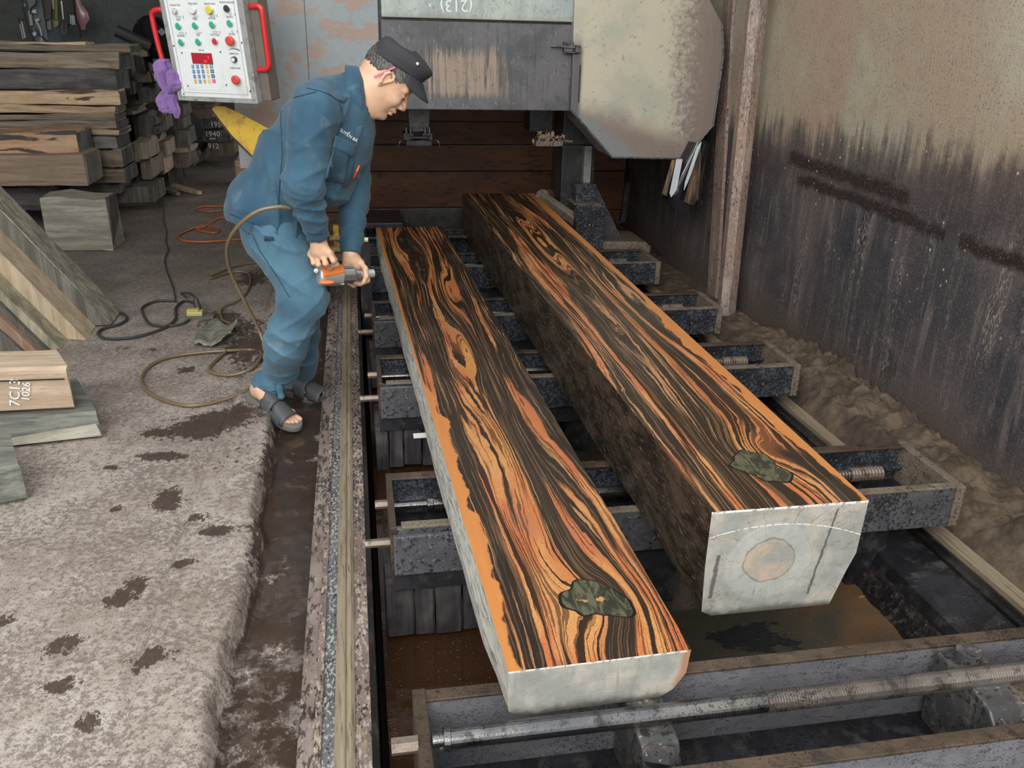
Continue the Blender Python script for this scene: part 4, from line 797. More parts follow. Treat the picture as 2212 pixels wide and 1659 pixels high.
for ri,row in enumerate(rows):
    for ci,(x,y) in enumerate(row):
        u,v=uv(x,y); u_,v_=uv(x-1,y-13.5 if ri else y-13)
        text('lettering',words[ri][ci],.0115 if ri else .011,FM(u_,v_),M_thin,CP,ext=.0004)
        if ri:   # pictograms: a log outline with an arrow, or a carriage on its rail
            pu,pv=uv(x,y-19)
            if ci in(0,2): pk('pictogram',tube([PL(pu-.03,pv-.003,.003),PL(pu+.03,pv-.003,.003),PL(pu+.03,pv+.004,.003),PL(pu-.03,pv+.004,.003),PL(pu-.03,pv-.003,.003)],.0006,4,raw=True),M_ink)
            elif ci==1: linebox(pu-.04,pv-.004,pu+.02,pv-.004,m=M_ink,wd=.0015,nm='pictogram'); linebox(pu-.01,pv-.004,pu-.01,pv+.006,m=M_ink,nm='pictogram'); linebox(pu+.0,pv+.003,pu+.04,pv+.003,m=M_ink,nm='pictogram')
            else: pk('pictogram',tube([PL(pu+.012*math.cos(a),pv+.0045*math.sin(a),.003) for a in np.linspace(0,6.28,13)],.0006,4,raw=True),M_ink)
            if ci in(0,2,3): linebox(pu+.055,pv-.005,pu+.055,pv+.006,m=M_ink,wd=.002,nm='pictogram')
        if ri==0 and ci==0: b=disc(u,v,.0135,.002,.016,M_silver,'key_switch'); disc(u,v,.0085,.016,.019,M_wht,'key_plate',parent=b); linebox(u-.008,v-.003,u+.008,v+.003,.002,.021,M_ink,'key_slot')
        elif ri==0 and ci==1: disc(u,v,.0195,.002,.010,M_silver,'lamp_bezel'); disc(u,v,.0165,.010,.018,M_wht,'indicator_lamp','white round indicator lamp')
        elif ri==0 and ci==2: disc(u,v,.0195,.002,.010,M_silver,'lamp_bezel'); disc(u,v,.0165,.010,.020,M_yellow,'indicator_lamp','yellow round indicator lamp')
        elif ri==0: disc(u,v,.017,.002,.008,M_silver,'switch_bezel'); disc(u,v,.0145,.008,.016,M_grayk,'selector_switch','grey rotary switch'); linebox(u-.012,v-.009,u+.012,v+.009,.004,.019,M_ink,'switch_grip')
        elif ri==2 and ci==3: disc(u,v,.013,.002,.02,M_silver,'switch_bezel'); disc(u,v,.0215,.012,.036,M_redm,'emergency_button','large red mushroom button, upper',1)
        else:
            disc(u,v,.0165,.002,.009,M_silver,'button_bezel'); disc(u,v,.0125,.009,.013,M_redb if (ri==2 and ci==2) else M_green,'push_button','red push button' if (ri==2 and ci==2) else 'green push button')
u,v=uv(508,128); disc(u,v,.0135,.002,.018,M_grayk,'dial_knob'); disc(u,v,.009,.018,.020,M_wht,'dial_cap'); text('lettering','CHINH TOC',.009,FM(*uv(506,116)),M_thin,CP); 
um,vm=uv(506,106); pk('pictogram',tube([PL(um+.075*math.cos(a),vm-.012+.014*math.sin(a),.003) for a in np.linspace(.5,2.6,9)],lambda t:.0006+.0018*(1-t),6,raw=True),M_ink,'curved wedge arrow')
u,v=uv(515,171); disc(u,v,.012,.002,.02,M_silver,'switch_bezel'); disc(u,v,.021,.012,.034,M_redm,'emergency_button','large red mushroom button, lower',1); text('lettering','DUNG KHAN',.009,FM(*uv(509,147)),M_thin,CP)
# counter with display and keypad
a0,b0=uv(403,193); a1,b1=uv(484,101)
cu0,cv0=uv(404,193); cu1,cv1=uv(490,191); cu2,cv2=uv(388,106)
pk('counter_plate',slab(cu0+.01,cu1,cv0,cv2-.003,.002,.0035),M_white,bevel=.0006)
for (x,y) in((394,114),(477,112),(407,185),(490,183)): disc(*uv(x,y),.0033,.003,.006,M_grayk,'screw')
for (x,y) in((376,99),(523,92),(398,203),(541,197)): disc(*uv(x,y),.0036,.002,.005,M_grayk,'screw')
u0,v0=uv(418,137);u1,v1=uv(458,115)
M_disp=plain('red_display',(.42,.02,.035),.15,vary=.05)
M_led=bpy.data.materials.new('lit_red_digits'); M_led.use_nodes=True; bb=M_led.node_tree.nodes['Principled BSDF']; bb.inputs['Base Color'].default_value=(.9,.05,.05,1); bb.inputs['Emission Color'].default_value=(1,.03,.04,1); bb.inputs['Emission Strength'].default_value=1.2
ds=pk('display',slab(u0,u1,v0,v1,.0035,.006),M_disp,'red digital display')
t=text('digits','10',.016,FM(u1-.09,v0+.012,.0064),M_led,CP); t=text('digits','8',.016,FM(u1-.045,v0+.030,.0064),M_led,CP)
text('lettering','MAY XE',.008,FM(*uv(436,108.5),.0038),M_thin,CP)
kc=[['#2a6fb0']*3]
K_b=plain('blue_key',(.10,.22,.42),.5);K_o=plain('orange_key',(.75,.38,.10),.5);K_y=plain('cream_key',(.72,.55,.25),.5);K_g=plain('green_key',(.08,.38,.28),.5);K_d=plain('dark_blue_key',(.05,.16,.26),.5);K_p=plain('pink_key',(.75,.12,.25),.5);K_c=plain('sky_key',(.10,.32,.55),.5)
keys=[[K_c,K_b,K_b,K_o,K_g],[K_b,K_b,K_b,K_y,K_d],[K_b,K_b,K_b,K_y,K_d],[K_o,K_c,K_o,K_y,K_p]]
sym=['123F','4567','89.0','CEPS']; gl=[['7','8','9','F','M'],['4','5','6','+','Q'],['1','2','3','-','A'],['C','0','.','E','S']]
for r_ in range(4):
    for c_ in range(5):
        x=418+c_*9.9+r_*1.9; y=143.6+r_*10.7-c_*.25; u,v=uv(x,y); su=.020 if c_<4 else .026
        kk=pk('key',slab(u-su/PW*.34,u+su/PW*.34,v-.0085,v+.0085,.0035,.006),keys[r_][c_],bevel=.001)
        text('key_letter',gl[r_][c_],.011,FM(u,v,.0064),M_wht,kk,ext=.0002)
M_redh=plain('glossy_red_handle',(.68,.025,.03),.3,coat=.4)
def handle(pts,lab):
    pk('handle',tube(spline(pts,4),.0125,12,raw=True),M_redh,lab,smooth=True)
dR=PW
def hp(px,py,h): 
    d=ray(px,py); o=Vector((0,0,H)); b=BL+Nh*h; t=(b-o).dot(Nh)/d.dot(Nh); return o+d*t
handle([hp(540,14,-.045),hp(556,13,-.04),hp(562,16,-.04),hp(566,26,-.04),hp(573,80,-.04),hp(580,132,-.04),hp(580,143,-.04),hp(574,150,-.04),hp(555,150,-.045)],'right red handle')
handle([hp(350,20,-.03),hp(335,22,-.03),hp(329,28,-.03),hp(329,40,-.03),hp(340,90,-.03),hp(351,130,-.03),hp(356,150,-.03),hp(366,158,-.03),hp(378,158,-.03)],'left red handle')
pk('hanging_arm',tube([PL(.5,PH,-.08),PL(.5,PH+.9,-.1)],.03,12,raw=True),M_case)
# purple cloth
M_pur=mat('purple_cloth',lambda n:(lambda o,a:{'Base Color':n.mix(a,(.13,.055,.22),(.30,.17,.42)),'Roughness':.8,'Sheen Weight':.4,'Normal':n.bump(n.noise(o,90,3),.3,.002)})(n.coord(),n.noise(n.coord(),14,4,.6)))
ct2=thing('cloth',hp(365,200,-.02),'purple cloth knotted round the left red handle of the control panel','cloth')
def clothtube(nm,pts,m,ns=16,fold=.22,lab=None):
    V=[];F=[];Q=[]
    for i,(x,y,r,h) in enumerate(pts): Q.append((x,y,r,h))
    S=[];n=len(Q)
    for i in range(n-1):
        for k in range(5):
            t=k/5; S.append([Q[i][j]*(1-t)+Q[i+1][j]*t for j in range(4)])
    S.append(Q[-1]); seg=36
    for i,(x,y,r,h) in enumerate(S):
        c=hp(x,y,h); s=r*c.y/FPX*1.03
        for k in range(seg):
            a=2*math.pi*k/seg; f=1+fold*math.sin(a*4+i*.22)*.6+fold*.5*math.sin(a*7-i*.35)+.06*math.sin(i*1.1+a*2)
            V.append(c+Vector((math.cos(a)*s*f,math.sin(a)*s*.7*f,0)))
    for i in range(len(S)-1):
        for k in range(seg): F.append((i*seg+k,i*seg+(k+1)%seg,(i+1)*seg+(k+1)%seg,(i+1)*seg+k))
    F.append(tuple(range(seg))[::-1]);F.append(tuple(range((len(S)-1)*seg,len(S)*seg)))
    o=mk(nm,(V,F),m,ct2,smooth=True); fixn(o); return o
clothtube('wrap',[(354,127,8,-.03),(352,134,13,-.03),(353,150,17,-.03),(357,172,16,-.03),(365,190,15,-.03),(371,204,13,-.03),(370,212,9,-.03)],M_pur)
clothtube('knot',[(370,150,4,.01),(373,157,9,.01),(374,170,10,.01),(378,180,12,.01),(378,190,11,.01),(374,198,6,.01)],M_pur,fold=.3)
clothtube('tail',[(362,196,10,-.01),(358,212,14,-.01),(360,230,15,-.01),(364,240,14,-.01),(366,244,11,-.01)],M_pur,fold=.3)
clothtube('tail',[(371,205,7,.0),(374,222,8,.0),(380,240,7,.0),(383,256,3,.0)],M_pur,fold=.35)

# ================================================================== TIMBER STACKS ON THE LEFT
T_gb=timber('weathered_brown_timber',(.14,.105,.072),(.30,.235,.165),'X')
T_ch=timber('charcoal_timber',(.045,.042,.042),(.12,.11,.105),'X')
T_tan=timber('pale_tan_timber',(.46,.31,.18),(.66,.48,.30),'X',streak=(.08,.055,.04))
T_tan2=timber('tan_timber',(.38,.26,.155),(.58,.41,.25),'X')
T_or=timber('orange_brown_timber',(.38,.21,.11),(.50,.31,.18),'X',streak=(.055,.05,.048))
T_br=timber('plain_brown_timber',(.24,.165,.11),(.35,.25,.17),'X')
T_gr=timber('grey_timber',(.16,.155,.14),(.34,.32,.28),'X')
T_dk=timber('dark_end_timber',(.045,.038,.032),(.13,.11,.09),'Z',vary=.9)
T_mb=timber('mixed_brown_timber',(.14,.105,.075),(.30,.23,.16),'Z',vary=.9)
def stacked(name,x0,y0,x1,y1,Y,depth,m,label,group=None,axis='X',seg=10,jit=.007,ch=.008,endm=None,taper=0,wedge=0,cat='timber'):
    a=PY(x0,(y0+y1)/2,Y);b=PY(x1,(y0+y1)/2,Y); xm=max(min((x0+x1)/2,x1),x1-60); zt=PY(xm,y0,Y).z; zb=PY(xm,y1,Y).z
    VF=ibox(a.x,b.x,Y,Y+depth,zb,zt,axis,seg,jit,ch,seed=int(x0*7+y0*13+x1),taper=taper,wedge=wedge)
    if endm is None: return mk(name,VF,m,label=label,cat=cat,group=group)
    t=thing(name,((a.x+b.x)/2,Y+depth/2,zb),label,cat,group)
    mk('body',VF,m,t); 
    e=.004
    mk('end_face',ibox(b.x-.004,b.x+.010,Y+.008,Y+depth-.008,zb+.008,zt-.008,'X',2,.002,.006),endm,t)
    return t
YS=7.55
G='timbers of the tall stack at the left'
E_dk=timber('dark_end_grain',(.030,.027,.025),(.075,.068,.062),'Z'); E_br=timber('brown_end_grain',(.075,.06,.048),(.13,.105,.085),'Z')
spec=[('timber_slab',-160,88,180,97,.30,T_tan2,'thin warped slab lying on top of the tall left stack',None,.5),
('timber',-160,97,281,113,.38,T_gb,'topmost long timber of the left stack with a slanted right end',E_dk,0),
('timber',-160,114,256,150,.40,T_gb,'mottled grey-brown timber, second long one from the top of the left stack',E_dk,0),
('timber',-160,151,249,195,.42,T_ch,'charcoal timber with blackened end, third from the top of the left stack',E_dk,0),
('timber',-160,196,257,227,.20,T_tan,'pale tan timber with dark swirling grain in the middle of the left stack',E_br,0),
('timber',-160,228,250,245,.30,T_tan2,'thin tan slab just under the pale timber with swirling grain',E_br,0),
('timber',-160,246,248,262,.34,T_gb,'thin grey-brown board below the thin tan slab in the left stack',E_dk,0),
('timber',-160,262,252,279,.38,T_gb,'dull brown board above the tapering orange-tan wedge in the left stack',E_dk,0),
('timber',-160,279,255,293,.40,T_tan2,'tapering orange-tan wedge board low in the left stack',E_dk,0)]
for nm,x0,y0,x1,y1,dp,m,lab,em,tp in spec: stacked(nm,x0,y0,x1,y1,YS,dp,m,lab,G,endm=em,taper=tp,jit=.009)
stacked('timber',-160,286,166,334,YS-.42,.40,T_or,'orange-brown timber with black burnt patches, projecting low in the left stack',G,endm=E_dk,jit=.012)
stacked('timber',-160,335,185,402,YS-.55,.42,T_br,'biggest plain brown beam at the bottom front of the left stack',G,endm=E_br,jit=.006)
stacked('timber',196,294,252,322,YS+.05,.42,T_gr,'short grey timber right of the black-patched orange timber',G,endm=E_dk)
stacked('timber',188,324,263,362,YS+.02,.44,T_gb,'brown timber end directly under the short grey timber',G,endm=E_dk)
stacked('timber',186,364,268,396,YS,.46,T_gb,'low brown timber end beside the biggest plain brown beam',G,endm=E_dk)
stacked('timber',170,397,255,420,YS+.05,.42,T_ch,'dark timber lying under the low brown timber end',G,endm=E_dk)
stacked('timber',-160,404,106,456,YS-.25,.42,T_ch,'dark grey stub timber on the floor under the biggest plain brown beam',G,endm=E_dk)
stacked('timber',120,402,330,440,YS+.25,.5,T_dk,'black-brown bottom timber beneath the left stack',G)
# floor slab block nearest
stacked('timber_block',94,428,233,543,6.5,.30,timber('pale_grey_block',(.20,.18,.14),(.36,.32,.26),'X'),'pale grey-brown sawn block standing alone on the floor before the left stack',None,endm=E_br,jit=.012,seg=6)
# the jumble of ends behind
GR='dark timber ends heaped behind the left stack'
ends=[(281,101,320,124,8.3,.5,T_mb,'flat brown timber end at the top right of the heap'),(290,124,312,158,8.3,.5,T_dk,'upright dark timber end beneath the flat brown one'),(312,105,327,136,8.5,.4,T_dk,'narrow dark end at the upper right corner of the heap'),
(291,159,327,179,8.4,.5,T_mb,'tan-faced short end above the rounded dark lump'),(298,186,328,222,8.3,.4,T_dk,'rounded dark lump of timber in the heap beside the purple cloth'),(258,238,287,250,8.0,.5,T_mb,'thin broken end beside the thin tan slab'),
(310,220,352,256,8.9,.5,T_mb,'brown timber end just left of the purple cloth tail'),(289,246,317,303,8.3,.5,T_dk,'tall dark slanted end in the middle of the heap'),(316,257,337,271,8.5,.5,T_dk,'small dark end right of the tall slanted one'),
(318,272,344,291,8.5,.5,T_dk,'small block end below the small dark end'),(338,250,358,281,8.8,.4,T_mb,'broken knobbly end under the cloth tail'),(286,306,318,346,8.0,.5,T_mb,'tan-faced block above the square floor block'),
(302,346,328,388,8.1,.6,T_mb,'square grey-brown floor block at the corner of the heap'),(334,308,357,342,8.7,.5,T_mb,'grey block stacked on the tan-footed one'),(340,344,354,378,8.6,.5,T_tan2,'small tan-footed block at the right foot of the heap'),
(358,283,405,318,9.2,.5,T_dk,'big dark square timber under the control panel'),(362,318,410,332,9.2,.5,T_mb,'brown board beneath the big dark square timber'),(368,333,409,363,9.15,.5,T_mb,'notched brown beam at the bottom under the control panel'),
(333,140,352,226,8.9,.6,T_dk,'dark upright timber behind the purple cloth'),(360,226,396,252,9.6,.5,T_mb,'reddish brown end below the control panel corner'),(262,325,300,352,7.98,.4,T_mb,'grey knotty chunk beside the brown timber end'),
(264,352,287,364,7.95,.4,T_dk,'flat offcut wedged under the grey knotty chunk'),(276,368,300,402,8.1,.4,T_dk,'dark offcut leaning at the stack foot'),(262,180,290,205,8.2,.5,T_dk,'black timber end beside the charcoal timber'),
(270,206,294,236,8.4,.5,T_dk,'black timber end beside the pale tan timber'),(328,180,345,262,9.3,.4,T_dk,'dark timber behind the rounded lump'),(300,300,336,312,8.6,.5,T_mb,'thin brown end over the tan-faced block'),(318,290,345,330,8.9,.5,T_dk,'dark timber between the two block columns'),(352,250,398,284,9.5,.4,T_dk,'dark timber resting on the big dark square one')]
for e in ends:
    stacked('timber_end',*e[:6],e[6],e[7],GR,axis='Y',seg=3,jit=.014,ch=.012)
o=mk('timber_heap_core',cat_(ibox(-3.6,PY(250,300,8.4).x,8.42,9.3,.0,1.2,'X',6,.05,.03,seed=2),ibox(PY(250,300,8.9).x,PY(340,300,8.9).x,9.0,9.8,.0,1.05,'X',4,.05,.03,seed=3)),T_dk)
o['label']='dark mass of timbers filling the depth of the left heap'; o['category']='timber'; o['kind']='stuff'
# numbered blocks
GN='numbered blocks piled behind the yellow guard'
num=[(424,222,463,235,10.9,T_mb,'unnumbered flat board on top of the numbered blocks',None,0),(421,236,458,257,10.9,T_mb,'plain grey block, second down in the numbered pile',None,0),(436,258,482,279,10.8,T_dk,'dark block chalked 195, half hidden by the yellow guard','195',462),(437,281,496,307,10.75,T_dk,'black block chalked 1940 with a line under it','1940',455),(450,307,508,336,10.7,T_mb,'lowest brown block chalked 912 with arched growth rings','912',457)]
for x0,y0,x1,y1,Y,m,lab,tx,tx_x in num:
    o=stacked('timber_block',x0,y0,x1,y1,Y,.5,m,lab,GN,axis='Y',seg=3,jit=.012,ch=.02)
    if tx:
        p=PY(tx_x+4,y0+ (9 if tx!='195' else 11),Y-.022); text('chalk_number',tx,.085,frame(p,(1,0,0),(0,0,1)),M_chalk,o,ext=.001)
        if tx=='1940': mk('chalk_line',box(p.x-.04,p.x+.03,Y-.024,Y-.020,p.z-.055,p.z-.045),M_chalk,o)
q=thing('log_pile_prop',PZ(428,338,0),'rough dark offcuts between the heap and the numbered blocks','offcut')
a=PZ(408,352,.05);b=PZ(450,322,.12); mk('offcut',tube([a,b],.06,7,raw=True),T_mb,q); mk('offcut',tube([a+Vector((.1,-.05,.1)),b+Vector((0,0,.1))],.045,6,raw=True),T_dk,q)
o=stacked('timber_block',509,345,575,402,9.15,.5,T_tan2,'tan block on the floor just behind the worker\'s jacket hem',None,axis='Y',seg=3,jit=.01)
# floor offcuts
for (x0,y0,x1,y1,lab) in((346,398,432,420,'flat tan splinter board lying on the floor at the foot of the heap'),(352,410,385,422,'dark triangular offcut beside the flat tan splinter board')):
    a=PZ(x0,y0,.02);b=PZ(x1,y1,.02); dd=(b-a); s=Vector((-dd.y,dd.x,0)).normalized()*.07
    mk('offcut',prism([a-s,b-s*.3,b+s*.3,a+s],(0,0,.03)),T_tan2 if x1>400 else T_mb,label=lab,cat='offcut')
# leaning slabs
def leaning(bx,by,wpx,th,ln,lean,m,lab,ybk=0):
    p=PZ(bx,by,0); w=wpx/FPX*math.hypot(p.y,1.0)
    V,F=ibox(-w,0,0,th,0,ln*math.cos(R(lean)),'Z',9,.006,.010,seed=int(bx)); k=math.tan(R(lean))
    V=[Vector((p.x+v.x-v.z*k, p.y+v.y-v.z*ybk, v.z+.006)) for v in V]
    o=mk('leaning_slab',(V,F),m,label=lab,cat='timber slab',group='slabs leaning together at the left'); fixn(o)
Z1=timber('grey_brown_slab',(.15,.13,.10),(.33,.29,.225),'Z'); Z2=timber('tan_sawn_slab',(.42,.32,.205),(.58,.46,.31),'Z',vary=.15); Z3=timber('greenish_bark_slab',(.22,.205,.14),(.47,.41,.28),'Z',vary=.15); Z4=timber('dark_slab',(.085,.075,.062),(.17,.15,.12),'Z',vary=.2); Z5=timber('orange_slab',(.26,.15,.09),(.40,.26,.17),'Z',vary=.2)
leaning(240,704,42,.24,1.22,35,Z1,'rightmost leaning slab, dark grey face with a pale right edge')
mk('front_face',(lambda p,w,k,h:prism([Vector((p.x-w,p.y-.008,.008)),Vector((p.x,p.y-.008,.008)),Vector((p.x-h*k,p.y-.008,h)),Vector((p.x-w-h*k,p.y-.008,h))],(0,.006,0)))(PZ(240,704,0),40/FPX*5.0,math.tan(R(35)),.99),timber('dark_slab_face',(.10,.09,.072),(.21,.19,.155),'Z',vary=.1),bpy.data.objects['leaning_slab'],label='dark grey-brown front face')  # thin sheet over the slab front, darker than the other sides
leaning(182,734,37,.27,1.25,35,Z2,'broad tan leaning slab, second from the right')
leaning(128,755,22,.25,1.2,35.5,Z3,'greenish barky leaning slab left of the broad tan one')
leaning(103,761,26,.12,1.15,36,Z4,'dark leaning slab between the greenish and orange ones')
leaning(84,768,24,.12,1.05,36.5,Z5,'orange-brown leaning slab marked with red crayon')
leaning(60,774,60,.12,.85,38,Z4,'short dark reddish slab at the far left of the leaning group')
# big chalked beam on the lower slab
def beam(nm,pfr,z0,z1,L,dp,yawd,m,lab,seed,em=None,slant=0,gp=None,taperr=0):
    p=PZ(*pfr,z0); VF=ibox(-L,0,0,dp,0,z1-z0,'X',10,.007,.012,seed=seed)
    V=[Vector((v.x+slant*(v.y/dp)*(1 if v.x>-.05 else 0),v.y,v.z*(1-taperr*max(0,1+v.x/.5)) )) for v in VF[0]]
    M=Matrix.Translation(p)@Matrix.Rotation(R(yawd),4,'Z'); t=thing(nm,p,lab,'timber',gp); o=mk('body',xf((V,VF[1]),M),m,t)
    fixn(o); return t,M
B1=timber('chalked_beam_wood',(.42,.30,.20),(.64,.50,.36),'X',vary=.1); B2=timber('grey_green_slab_wood',(.11,.115,.095),(.24,.24,.20),'X',vary=.1)
t_,M_=beam('timber_slab',(222,944),.0,.115,1.9,.40,9,B2,'grey-green sawn slab on the floor under the chalked beam',21,slant=-.12); slab_t=t_; slab_M=M_
t_,M_=beam('timber_beam',(165,884),.115,.30,1.7,.22,1.5,B1,'pale square beam chalked 7C13 and 1026 lying on the grey-green slab',22,slant=-.09)
def chalkt(s,px,py,size,rot):
    # upright strokes on the front face of the beam
    Mi=M_.inverted(); d=Mi.to_3x3()@ray(px,py); o=Mi@Vector((0,0,H)); t=(-.010-o.y)/d.y; p=M_@(o+d*t)
    xd=M_.to_3x3()@Vector((1,0,0)); z=Vector((0,0,1)); c,s_=math.cos(rot),math.sin(rot)
    text('chalk_number',s,size,frame(p,xd*c+z*s_,z*c-xd*s_),M_chalk,t_,ext=.001)
chalkt('7C13',33,848,.052,R(80)); chalkt('1026',57,846,.040,R(78))
mk('crack',prism([M_@Vector((-.30,-.012,.135)),M_@Vector((-.02,-.012,.13)),M_@Vector((-.02,-.012,.134)),M_@Vector((-.30,-.012,.139))],(0,.004,0)),M_black,t_)
mk('pale_edge',prism([slab_M@Vector((0.0,-.004,.012)),slab_M@Vector((-.012,-.004,.062)),slab_M@Vector((-.20,-.004,.050)),slab_M@Vector((-.55,-.004,.018)),slab_M@Vector((-1.1,-.004,.012))],(0,-.010,0)),timber('pale_sapwood_edge',(.50,.46,.36),(.66,.62,.52),'X'),slab_t,label='pale chipped lower edge')
t_,M_=beam('timber_slab',(60,1080),.0,.14,.9,.30,22,B2,'grey-green block cut off by the left edge, nearest the camera',23,slant=-.02)

# ================================================================== HOSES AND CABLES
M_hose=plain('translucent_brown_hose',(.20,.14,.075),.25,coat=.3,vary=.2); M_orh=plain('orange_hose',(.45,.13,.035),.4); M_cab=plain('black_cable',(.045,.042,.04),.6)
def gp(x,y,z=.012): 
    p=PZ(x,y,z); 
    zz=float(floorz(np.array([p.x]),np.array([p.y]))[0]); return PZ(x,y,zz+z)
t=thing('air_hose',gp(480,865),'glossy brown air hose looping from the worker\'s hip over the floor','hose')
P=[PY(628,449,3.14),PY(600,447,3.12),PY(560,455,3.12),PY(525,478,3.14),PY(499,510,3.2),PY(490,545,3.3),PY(500,592,3.4),PY(528,650,3.45),PY(558,710,3.5),PY(573,755,3.5),gp(574,800,.03),gp(540,838),gp(480,864),gp(405,876),gp(335,856),gp(306,826),gp(318,795),gp(360,773),gp(430,762),gp(500,757),gp(545,756),gp(565,765,.01),gp(545,795,.012),gp(500,810),gp(462,806),gp(452,795),gp(470,775),gp(490,758)]
mk('hose',tube(P,.0075,8,8),M_hose,t,smooth=True)
t=thing('air_hose',gp(500,600),'brown hose coil on the floor behind the worker\'s legs','hose')
mk('hose',tube([gp(560,566),gp(520,572),gp(480,585),gp(456,598),gp(458,600),gp(500,588),gp(535,590),gp(540,615),gp(520,645),gp(480,665),gp(480,690),gp(500,700),gp(512,712)],.006,8,8),M_hose,t,smooth=True)
t=thing('orange_hose',gp(460,500),'orange hose curled on the floor behind the worker\'s back pocket','hose')
mk('hose',tube([gp(540,485),gp(480,470),gp(440,490),gp(424,494),gp(440,500),gp(465,503),gp(470,495),gp(440,487),gp(400,500),gp(385,510),gp(398,520),gp(450,522),gp(545,514)],.0085,8,8),M_orh,t,smooth=True)
mk('hose',tube([gp(480,455),gp(450,457),gp(426,452),gp(440,446),gp(490,446),gp(540,450)],.0085,8,8),M_orh,t,smooth=True)
t=thing('power_cable',gp(350,720),'dark power cable looping from the leaning slabs to the yellow connector','cable')
mk('cable',tube([gp(232,678),gp(262,676),gp(274,688),gp(258,700),gp(222,710),gp(212,722),gp(232,731),gp(290,728),gp(350,710),gp(378,690),gp(380,665),gp(398,650),gp(420,655),gp(428,664)],.0075,8,8),M_cab,t,smooth=True)
mk('cable',tube([gp(378,650),gp(340,650),gp(310,662),gp(308,675),gp(322,698),gp(350,704),gp(390,700),gp(410,690)],.007,8,8),M_cab,t,smooth=True)
mk('cable',tube([gp(400,640,.02),gp(392,634,.03),gp(410,634,.05),gp(424,645,.05),gp(428,660,.03)],.007,8,8),M_cab,t,smooth=True)
t=thing('floor_cable',gp(360,560),'thin wavy dark cable running back along the concrete floor','cable')
mk('cable',tube([gp(380,652),gp(376,630),gp(368,605),gp(360,585),gp(356,560),gp(363,540),gp(358,520),gp(360,500),gp(354,480),gp(353,455),gp(350,425),gp(348,400)],.004,6,6),M_cab,t,smooth=True)
t=thing('connector',gp(428,678),'pale yellow socket connector with black plug on the concrete floor','connector')
a=gp(404,680,.018);b=gp(450,680,.018)
M_cy=plain('faded_yellow_plastic',(.50,.43,.16),.5)
mk('socket_body',box(a.x,b.x-.03,a.y-.02,a.y+.035,.012,.038),M_cy,t,bevel=.006); mk('socket_lid',box(a.x+.0,b.x-.05,a.y-.015,a.y+.03,.038,.048),M_cy,t,bevel=.004)
mk('base_board',box(a.x-.005,b.x+.03,a.y-.04,a.y+.02,.0,.013),plain('grey_board',(.12,.11,.09),.8),t,bevel=.003)
p=gp(428,668,.03); mk('plug',cyl(p+Vector((0,0,.0)),p+Vector((-.012,.02,.06)),.02,14,.014),M_cab,t)
# torn grey-green sheet
o=mk('torn_sheet',grid(np.linspace(0,1,14),np.linspace(0,1,10),lambda X,Y:X*0),timber('greenish_veneer',(.12,.12,.09),(.26,.25,.19),'X'),smooth=True,label='torn grey-green veneer piece curling on the wet floor left of the worker',cat='veneer')
c0,c1,c2,c3=gp(420,745),gp(490,752),gp(516,712),gp(452,690)
for v,(i,j) in zip(o.data.vertices,[(i,j) for j in range(10) for i in range(14)]):
    u=i/13;w_=j/9; p=(c0*(1-u)+c1*u)*(1-w_)+(c3*(1-u)+c2*u)*w_; p=p+Vector((0,0,.01+.05*u**3+.012*math.sin(u*9+w_*5)))+Vector((random.uniform(-.01,.01),random.uniform(-.01,.01),0))*(1 if i in(0,13) or j in(0,9) else 0); v.co=p-o.location
o.modifiers.new('thick','SOLIDIFY').thickness=.006
# wood chips scattered
M_chip=plain('orange_wood_chip',(.50,.25,.08),.6)
for k,(x,y,lab) in enumerate(((1862,1290,'upper'),(1934,1335,'largest'),(1850,1212,'small'),(1790,1417,'double'))):
    p=PZ(x,y,-.178); a=R(-35 if k else 10); s=.02 if k==1 else .013
    mk('wood_chip',prism([p+Vector((math.cos(a)*s,math.sin(a)*s,0)),p+Vector((0,.003,0)),p-Vector((math.cos(a)*s,math.sin(a)*s,0)),p+Vector((0,-.003,0))],(0,0,.003)),M_chip,label=('largest orange chip floating right of the square beam','slim orange chip floating close under the beam corner','tiny orange chip floating in the brown streak','orange chip on the near channel flange')[[1,0,2,3][k]],cat='wood chip',group='wood chips on the water')
# ================================================================== BACK WALL HANGINGS
def hang(nm,lab,cat): return thing(nm,PY(100,40,11.9),lab,cat)
M_wcab=plain('white_plastic',(.62,.62,.60),.5); M_dcab=plain('dark_cord',(.03,.03,.03),.6); M_oliv=plain('olive_strap',(.22,.20,.06),.7)
t=hang('plug_leads','white plugs and dark leads hanging on the grey wall, left of the pilaster','cable')
def W(x,y,Y=11.9): return PY(x,y,Y)
mk('lead',tube([W(44,-20),W(50,12),W(54,30),W(62,60),W(72,80),W(76,92)],.012,6),M_dcab,t); mk('lead',tube([W(82,-20),W(78,8),W(68,18),W(66,30)],.010,6),M_dcab,t)
mk('plug',prism([W(46,8),W(51,7),W(53,14),W(48,15)],(0,.05,0)),M_wcab,t); mk('plug',prism([W(70,22),W(76,20),W(78,29),W(68,27)],(0,.05,0)),M_wcab,t); mk('plug',prism([W(76,41),W(83,40),W(84,45),W(77,46)],(0,.05,0)),M_wcab,t); mk('plug',prism([W(69,72),W(75,68),W(79,74),W(74,79)],(0,.05,0)),M_wcab,t)
mk('holder_strip',prism([W(60,24),W(65,22),W(71,54),W(65,56)],(0,.04,0)),plain('beige_strip',(.40,.38,.30),.6),t)
mk('lead',tube([W(78,46),W(86,60),W(89,75),W(90,90)],.008,6),M_wcab,t); mk('lead',tube([W(76,60),W(84,74),W(96,84),W(104,92)],.010,6),M_dcab,t)
